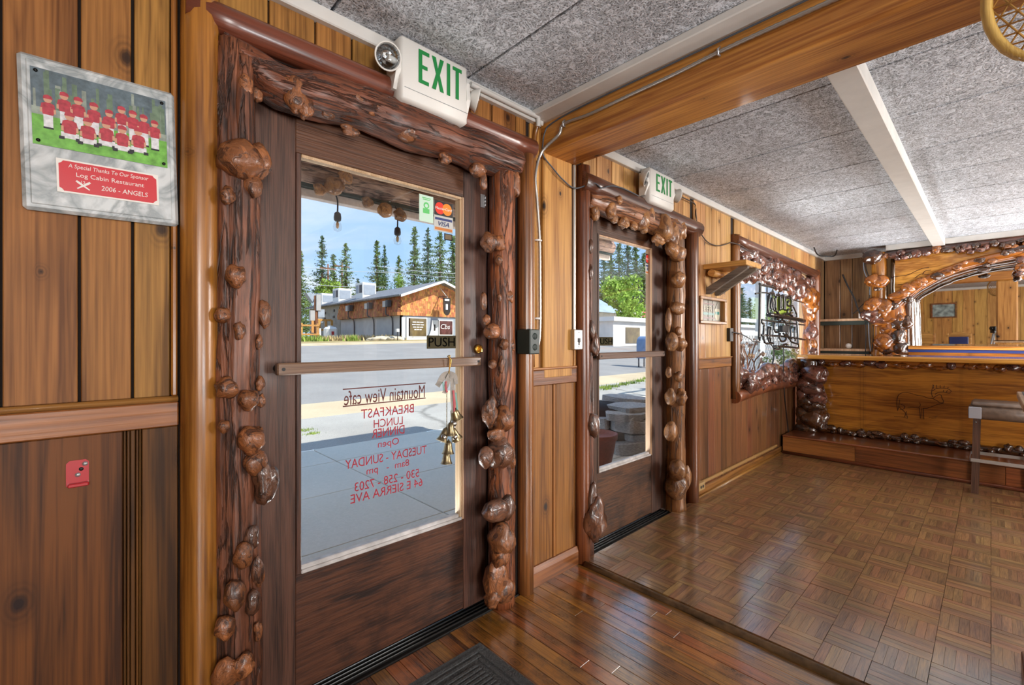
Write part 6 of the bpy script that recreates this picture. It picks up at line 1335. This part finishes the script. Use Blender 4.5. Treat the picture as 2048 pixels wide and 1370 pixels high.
for lb, u, vt, s, k, w in (('dark conifer cut by the left jamb of the nearest door glass', 601, 500, 56, 0, 1.1), ('tall slim conifer above the left utility pole', 644, 470, 62, 1, .95), ('short conifer between the two utility poles', 667, 507, 72, 0, 1.1), ('conifer just right of the second utility pole', 692, 486, 60, 2, 1.05),
                          ('low conifer between the second and third roof coolers', 716, 556, 70, 1, 1.3), ('tall dense conifer standing above the largest roof cooler', 754, 480, 62, 0, 1.05), ('slim conifer tucked behind the right side of the tall dense one', 769, 489, 70, 1, .8), ('small conifer behind the bright green poplar', 798, 511, 74, 2, .9),
                          ('tall conifer left of the green notice on the glass', 829, 452, 56, 0, 1.0), ('conifer behind the green notice, second of the big shop pines', 856, 455, 62, 1, 1.0), ('wide conifer below the card stickers over the gable', 880, 462, 56, 2, 1.2), ('conifer half hidden by the right glass bead over the gable', 906, 470, 58, 0, 1.2),
                          ('conifer at the left side of the farther door view', 1208, 500, 84, 1, 1.1), ('conifer second from the left in the farther door view', 1222, 478, 80, 0, 1.1), ('conifer above the pale house roof in the farther door view', 1238, 486, 86, 2, 1.2), ('tall conifer right behind the bright leafy tree', 1256, 474, 80, 1, 1.2), ('conifer behind the right half of the leafy tree', 1272, 488, 84, 0, 1.2),
                          ('dark conifer behind the red roofed shed', 1288, 505, 78, 2, 1.3), ('conifer beside the small card sticker of the farther door', 1302, 490, 82, 1, 1.2), ('conifer left in the big window view', 1484, 575, 80, 0, 1.4), ('tall conifer by the corner of the big window', 1474, 540, 74, 1, 1.2), ('conifer right of centre in the big window left half', 1500, 595, 90, 2, 1.3), ('conifer beside the white porch post in the window', 1514, 588, 95, 0, 1.4), ('conifer behind the tube sign in the window', 1545, 580, 95, 1, 1.4), ('conifer behind the right half of the tube sign', 1580, 570, 95, 2, 1.4)):
    conifer(lb, u, vt, s, k, w)
def leafy(name, label, u, vt, vb, s, rpx, mat, n=2600, trunk=True, gz=None):
    p = CAM + ray(u, V0) * s; z0 = TZ(p.x, p.y); k = s / F; zt = 1.212 + (V0 - vt) * k; zb = 1.212 + (V0 - vb) * k; R = RND
    root = empty(name, (p.x, p.y, z0), label, 'tree'); bm = NB(); c = Vector((p.x, p.y, (zt + zb) / 2)); rx = rpx * k; rz = (zt - zb) / 2
    lobes = [(Vector((R.gauss(0, .42), R.gauss(0, .42), R.uniform(-.62, .75))), R.uniform(.3, .5)) for _ in range(16)]
    for _ in range(n):
        lo_, lr = R.choice(lobes); d = Vector((R.gauss(0, 1), R.gauss(0, 1), R.gauss(0, 1))).normalized() * R.uniform(.6, 1.0) * lr + lo_
        q = c + Vector((d.x * rx, d.y * rx, d.z * rz)); sz = rx * R.uniform(.04, .085); n_ = Vector((R.uniform(-1, 1), R.uniform(-1, 1), R.uniform(-.2, 1))).normalized(); x_ = n_.orthogonal().normalized() * sz; y_ = n_.cross(x_) * .8
        bm.faces.new([bm.verts.new(q + x_), bm.verts.new(q + y_), bm.verts.new(q - x_), bm.verts.new(q - y_)])
    put('crown', bm, mat, root)
    bm = NB(); add_tube(bm, [(p.x, p.y, z0 - .1), (p.x, p.y, zb + rz * .6)], [.06 * rx + .05, .03 * rx + .02], 7); put('trunk', bm, M['bark'], root)
leafy('leafy_tree', 'bright green leafy street tree seen through the farther door', 1250, 552, 662, 44, 44, M['leaf'], 3200)
leafy('leafy_tree', 'bright green bush behind the roof cooler with the sloping duct', 662, 558, 606, 60, 26, M['leaf'], 1600)
leafy('poplar', 'light green poplar right of the largest roof cooler', 798, 540, 610, 66, 15, M['leaf'], 1400)
leafy('leafy_tree', 'round green bush at the far left behind the boarded end of the shop', 612, 585, 640, 64, 18, M['leaf'], 1000)
leafy('shrub', 'low green shrub below the tube sign outside the big window', 1572, 690, 745, 9, 30, M['needle'], 1200, False)

# ---------------------------------------------------------------- seen through the farther door
y0 = 30.0
def hx(u, y=y0): r = ray(u, V0); return CAM.x + r.x * (y - CAM.y) / r.y
def hz(u, v, y=y0): r = ray(u, v); return CAM.z + r.z * (y - CAM.y) / r.y
wh = empty('white_house', (hx(1240), y0, 1.3), 'pale house with slate blue roof behind the leafy street tree', 'building'); M['bluegrey'] = plain('slate_blue_roof', '8fa3b5', .7, var=.15, bscale=1); M['brickwhite'] = plain('white_painted_block', 'd8d4cf', .8, var=.08, bscale=2)
xa, xb = hx(1150), hx(1284); zb_, zt_ = 1.2, hz(1240, 626)
box('wall', (xa, y0, zb_ - .6), (xb, y0 + 8, zt_), M['brickwhite'], wh); bm = NB(); add_prism(bm, [(y0 - .6, zt_ - .1), (y0 + 4, zt_ + 2.4), (y0 + 8.6, zt_ - .1)], lambda y, z, x: Vector((x, y, z)), xa - .4, hx(1240)); put('roof', bm, M['bluegrey'], wh)
box('parapet', (hx(1240), y0 - .05, zt_ - .05), (xb, y0 + 8, zt_ + .35), M['brickwhite'], wh)
for ua, ub, va, vb_ in ((1210, 1231, 640, 657), (1249, 1263, 648, 657)):
    f = box('window', (hx(ua), y0 - .08, hz(ua, vb_)), (hx(ub), y0 + .02, hz(ua, va)), M['darkpipe'], wh); n_ = 4
    for i in range(1, n_): xx = hx(ua) + (hx(ub) - hx(ua)) * i / n_; box('muntin', (xx - .05, y0 - .11, hz(ua, vb_)), (xx + .05, y0 - .08, hz(ua, va)), M['trimw'], f)
    box('muntin', (hx(ua), y0 - .11, hz(ua, (va + vb_) / 2) - .05), (hx(ub), y0 - .08, hz(ua, (va + vb_) / 2) + .05), M['trimw'], f)
rs = empty('red_roofed_shed', (hx(1296), y0 + 2, 1.3), 'weathered wooden shed with red metal roof beside the pale house', 'building'); M['redroof'] = plain('red_metal_roof', 'c2484e', .5)
xa, xb = hx(1285), hx(1340); zt_ = hz(1295, 632)
bm = NB(); x = xa
while x < xb: w = RND.uniform(.25, .4); box('plank', (x, y0 + 1, .6), (x + w - .03, y0 + 1.1, zt_), M['barnwood'], rs); x += w
bm.free(); bm = NB(); add_prism(bm, [(y0 + .5, zt_ - .1), (y0 + 4, hz(1295, 616)), (y0 + 7, zt_)], lambda y, z, x: Vector((x, y, z)), xa - .4, xb + .4); put('roof', bm, M['redroof'], rs)
p = G(1292, 735); mb = empty('mailbox', p, 'blue-grey street mailbox on legs at the kerb outside the farther door', 'mailbox'); M['mailblue'] = plain('faded_mail_blue', '6f86a8', .5, var=.1, bscale=6)
bm = NB(); pr = [(-.26, .36), (.26, .36), (.26, .95)] + [(.26 * math.cos(a), .95 + .27 * math.sin(a)) for a in [k * math.pi / 10 for k in range(1, 10)]] + [(-.26, .95)]
add_prism(bm, pr, lambda x, z, y: p + Vector((x, y, z)), -.26, .26); auto(put('body', bm, M['mailblue'], mb), 35)
bm = NB(); add_box(bm, p + Vector((-.2, -.275, .86)), p + Vector((.2, -.262, 1.0)), 0, .004); put('hatch', bm, M['mailblue'], mb); bm = NB(); add_box(bm, p + Vector((-.12, -.272, .45)), p + Vector((.12, -.262, .7))); put('notice', bm, M['whitep'], mb)
for dx in (-.22, .18):
    for dy in (-.22, .18): box('leg', p + Vector((dx, dy, 0)), p + Vector((dx + .04, dy + .04, .37)), M['darkpipe'], mb)
M['stone'] = plain('grey_planter_stone', 'a5a19c', .85, var=.3, bump=.6, bscale=9)
spl = empty('stone_planter', (4.70, 1.50, -.03), 'round planter of stacked rough grey stones outside the farther door', 'planter')
def slab_mesh(seed):
    R = random.Random(seed); bm = NB(); n = R.randrange(6, 9); lo = []; hi = []
    for k in range(n):
        a = 2 * math.pi * (k + R.uniform(-.25, .25)) / n; r = R.uniform(.8, 1.12); lo.append(bm.verts.new((r * math.cos(a) * R.uniform(.86, 1), r * math.sin(a) * R.uniform(.86, 1), -1 + R.uniform(-.1, .2)))); hi.append(bm.verts.new((r * math.cos(a) * R.uniform(.86, 1), r * math.sin(a) * R.uniform(.86, 1), 1 + R.uniform(-.35, .1))))
    bm.faces.new(lo[::-1]); bm.faces.new(hi)
    for k in range(n): bm.faces.new((lo[k], lo[(k + 1) % n], hi[(k + 1) % n], hi[k]))
    bmesh.ops.bevel(bm, geom=list(bm.edges), offset=.10, segments=1, affect='EDGES')
    return mesh_of(bm, 'stone', M['stone'])
_sv = [slab_mesh(k) for k in range(5)]
def stone(x, y, z, sx_, sy_, sz_, rz, tilt=.12):
    o = bpy.data.objects.new('stone', _sv[RND.randrange(5)]); COL.objects.link(o); o.location = (x, y, z); o.scale = (sx_, sy_, sz_); o.rotation_euler = (RND.uniform(-tilt, tilt), RND.uniform(-tilt, tilt), rz); attach(o, spl)
z = -.03
for lev, (n_, h) in enumerate(((8, .075), (7, .055), (8, .07), (6, .05))):
    for k in range(n_):
        a = 2 * math.pi * (k + .5 * (lev % 2)) / n_ + RND.uniform(-.15, .15); R_ = .47 + RND.uniform(-.05, .05) + .03 * (lev == 3)
        stone(4.70 + R_ * math.cos(a), 1.50 + R_ * math.sin(a), z + h, RND.uniform(.13, .18), RND.uniform(.2, .27), h * RND.uniform(.8, 1.05), a)
    z += 2 * h - .012
stone(4.50, 1.28, z + .03, .30, .24, .035, .4, .05); stone(4.85, 1.55, z + .05, .36, .26, .05, 1.2, .08)
bm = NB(); add_lathe(bm, [(.48, -.02), (.48, .44), (.2, .47), (.001, .47)], Matrix.Translation((4.70, 1.50, -.01)), 20); put('soil', bm, M['dark'], spl)
pt = empty('clay_pot', (3.52, 1.02, -.03), 'tall red clay pot standing outside beside the farther door jamb', 'pot'); bm = NB(); add_lathe(bm, [(.10, 0), (.13, .02), (.17, .2), (.185, .30), (.20, .31), (.205, .36), (.19, .365), (.17, .33), (.1, .32), (.001, .32)], Matrix.Translation((3.52, 1.02, -.03)), 24); put('pot', bm, plain('red_clay', '8d4a3e', .7, var=.15), pt)

# ---------------------------------------------------------------- seen through the window
rl = empty('porch_railing', (11.5, 2.1, -.03), 'white porch post and railing with wire lattice outside the big window', 'railing'); ry = 2.1
def rx_(u): r = ray(u, V0); return r.x * (ry - CAM.y) / r.y
def rz_(u, v): r = ray(u, v); return CAM.z + r.z * (ry - CAM.y) / r.y
for u, va in ((1525, 545), (1600, 560)): box('post', (rx_(u - 5), ry, -.03), (rx_(u + 5), ry + .1, rz_(u, va)), M['trimw'], rl)
box('post', (rx_(1480), ry, -.03), (rx_(1482), ry + .06, rz_(1481, 548)), M['darkpipe'], rl)
box('top_rail', (rx_(1481), ry, rz_(1500, 553) - .03), (rx_(1600), ry + .06, rz_(1500, 553) + .03), M['darkpipe'], rl); box('hand_rail', (rx_(1470), ry - .04, rz_(1500, 667) - .05), (rx_(1640), ry + .08, rz_(1500, 667) + .05), M['trimw'], rl); box('mid_rail', (rx_(1481), ry - .02, rz_(1500, 641) - .04), (rx_(1511), ry + .05, rz_(1500, 641) + .04), M['trimw'], rl)
bm = NB(); xA, xB, zA, zB = rx_(1470), rx_(1640), .25, rz_(1500, 667)
for k in range(60):
    x = xA - 1.2 + k * .16
    for s in (-1, 1):
        a = Vector((x, ry + .04, zA if s > 0 else zB)); b_ = Vector((x + (zB - zA), ry + .04, zB if s > 0 else zA)); add_tube(bm, [a, b_], .005, 4, caps=False)
put('wire_lattice', bm, M['steel'], rl)
ns = empty('white_store', (30, 16.5, .8), 'long low white building beyond the railing in the big window', 'building')
box('wall', (26, 16, .3), (60, 24, 2.5), M['brickwhite'], ns); box('roof_edge', (25.8, 15.8, 2.5), (60, 24.2, 2.8), M['trimw'], ns)
for x in (27.5, 30.5, 34, 39): f = box('window', (x, 15.95, 1.0), (x + 1.8, 16.02, 2.1), M['shopglass'], ns)
for k, (u, v) in enumerate(((1494, 655), (1512, 660))):
    r = ray(u, v); pch = CAM + r * 12.5; z0 = TZ(pch.x, pch.y); ch = empty('patio_chair', (pch.x, pch.y, z0), ('white patio chair left of the porch post', 'white patio chair with dark seat nearest the porch post')[k], 'chair', 'white patio chairs')
    box('seat', (pch.x - .25, pch.y - .25, z0 + .42), (pch.x + .25, pch.y + .25, z0 + .46), M['darkpipe'], ch); box('backrest', (pch.x + .2, pch.y - .25, z0 + .46), (pch.x + .25, pch.y + .25, z0 + .95), M['trimw'], ch, .02)
    for dx in (-.23, .2):
        for dy in (-.23, .2): box('leg', (pch.x + dx, pch.y + dy, z0), (pch.x + dx + .035, pch.y + dy + .035, z0 + .42), M['trimw'], ch)
        box('armrest', (pch.x - .25, pch.y + (dx > 0) * .45 - .25, z0 + .64), (pch.x + .25, pch.y + (dx > 0) * .45 - .2, z0 + .67), M['trimw'], ch)
tw = empty('twiggy_bush', at_y(1500, 738, .9), 'bare twiggy bush with brown buds right outside the big window', 'bush'); bm = NB(); lf = NB()
for (pts) in ([(1496, 742), (1494, 715), (1489, 700), (1486, 690)], [(1496, 735), (1503, 712), (1508, 695), (1512, 684)], [(1494, 715), (1499, 705), (1500, 690)], [(1510, 742), (1508, 725), (1518, 712), (1524, 706)], [(1508, 725), (1500, 712)], [(1489, 740), (1484, 715), (1479, 704)], [(1515, 740), (1522, 722)]):
    P = [at_y(u, v, .9) for u, v in pts]; add_tube(bm, smooth_path(P, 4), .010, 5); e_ = P[-1]
    for _ in range(6): q = e_ + Vector((RND.uniform(-.05, .05), RND.uniform(-.04, .04), RND.uniform(-.04, .04))); bmesh.ops.create_icosphere(lf, subdivisions=1, radius=.022, matrix=Matrix.Translation(q))
add_tube(bm, [at_y(1498, 742, .9), (at_y(1498, 742, .9).x, .9, -.03)], .016, 6); put('twigs', bm, M['pole'], tw); put('buds', lf, M['porchlog'], tw)
# ---------------------------------------------------------------- the dining end of the room, seen in the bar mirror
wall_back = box('wall_back', (-4.3, -6.0, -.1), (-3.93, .15, 2.6), M['dark']); tag(wall_back, kind='structure')
M['liveedge'] = wood('live_edge_pine', 'dba95a', 'a87636', 'Z', .5, .15, ring=.3, knots=.9, var=.1, knotscale=3)
y = -.004; k = 0; prev = [.0] * 13
while y > -5.9:
    w = RND.uniform(.17, .27); bm = NB(); cur = [.022 * MN.noise(Vector((k * 3.3, j * .55, 0))) + .006 * MN.noise(Vector((k, j * 2.0, 5))) for j in range(13)]
    A = [(y - prev[j] * -1 - .003, 2.29 * j / 12) for j in range(13)]; Bq = [(y - w + cur[j] + .003, 2.29 * j / 12) for j in range(13)]
    poly = A + Bq[::-1]; va = [bm.verts.new((-3.905, a, z)) for a, z in poly]; vb = [bm.verts.new((-3.93, a, z)) for a, z in poly]; n = len(poly)
    for j in range(12): bm.faces.new((va[j], va[j + 1], va[n - 2 - j], va[n - 1 - j])); bm.faces.new((vb[j], vb[n - 1 - j], vb[n - 2 - j], vb[j + 1]))
    for j in range(n): bm.faces.new((va[j], va[(j + 1) % n], vb[(j + 1) % n], vb[j]))
    put('plank', bm, M['liveedge'], wall_back); prev = cur; y -= w; k += 1
tag(box('trim_22', (-3.91, -5.9, 2.26), (-3.87, 0, CEIL), M['white'], None, .004), kind='structure')
pf = empty('framed_picture', (-3.88, -.67, 1.69), 'small rustic framed winter landscape on the live-edge board wall', 'picture')
for lo, hi in (((-3.904, -.95, 1.47), (-3.865, -.39, 1.51)), ((-3.904, -.95, 1.87), (-3.865, -.39, 1.91)), ((-3.904, -.95, 1.51), (-3.865, -.91, 1.87)), ((-3.904, -.43, 1.51), (-3.865, -.39, 1.87))): box('frame_side', lo, hi, M['rail'], pf, .004)
box('print', (-3.904, -.91, 1.51), (-3.89, -.43, 1.87), plain('winter_print', '93a5a6', .4, var=.6, bscale=11), pf)
for k, (y, lab, pad) in enumerate(((-.42, 'pine dining chair with solid back, nearest the door wall', None), (-1.06, 'pine dining chair with blue padded back', M['st_blue']))):
    ch = empty('dining_chair', (-.95, y, 0), lab, 'chair'); xx = -.95
    box('seat', (xx - .22, y - .22, .43), (xx + .22, y + .22, .47), M['gold_pine'], ch, .008)
    for dy in (-.22, .18): box('back_post', (xx - .22, y + dy, 0), (xx - .18, y + dy + .04, 1.08), M['gold_pine'], ch, .004); box('leg', (xx + .18, y + dy, 0), (xx + .22, y + dy + .04, .43), M['gold_pine'], ch, .004)
    bm = NB(); add_prism(bm, [(-.18, .60), (.18, .60), (.18, 1.04), (.08, 1.12), (-.08, 1.12), (-.18, 1.04)], lambda a, z, x: Vector((x, y + a, z)), xx - .215, xx - .185); put('backrest', bm, M['gold_pine'], ch)
    if pad: box('back_pad', (xx - .186, y - .17, .65), (xx - .165, y + .17, 1.0), pad, ch, .01)
tp = empty('camera_tripod', CAM - FWD * .14 - Vector((0, 0, CAM.z)), 'black and silver tripod carrying a small camera at the dining end', 'tripod'); c = CAM - FWD * .13
bm = NB(); q = Matrix.Translation(c) @ Matrix.Rotation(YAW, 4, 'Z'); add_box(bm, (-.05, -.065, -.045), (.035, .065, .045), 0, .008, M=q); put('camera_body', bm, M['blackplastic'], tp)
bm = NB(); add_lathe(bm, [(.035, 0), (.035, .035), (.03, .04), (.02, .036)], q @ Matrix.Translation((.035, 0, 0)) @ Matrix.Rotation(H, 4, 'Y'), 18); put('lens', bm, M['black'], tp)
bm = NB(); add_box(bm, (-.05, -.05, -.10), (.04, .05, -.046), 0, .006, M=q); put('head', bm, M['blackplastic'], tp); bm = NB(); add_tube(bm, [c + Vector((0, 0, -.1)), c + Vector((0, 0, -.5))], .016, 10); put('column', bm, M['steel'], tp)
for a in (150, 270, 30):
    d = Vector((math.cos(math.radians(a)) * .34, math.sin(math.radians(a)) * .34, 0)); bm = NB(); add_tube(bm, [c + d * .08 + Vector((0, 0, -.12)), Vector((c.x, c.y, .02)) + d], .014, 8); lg = put('leg', bm, M['steel'], tp)
    bm = NB(); add_lathe(bm, [(.02, 0), (.02, .03), (.012, .04)], Matrix.Translation(Vector((c.x, c.y, 0)) + d), 10); put('rubber_foot', bm, M['black'], lg)
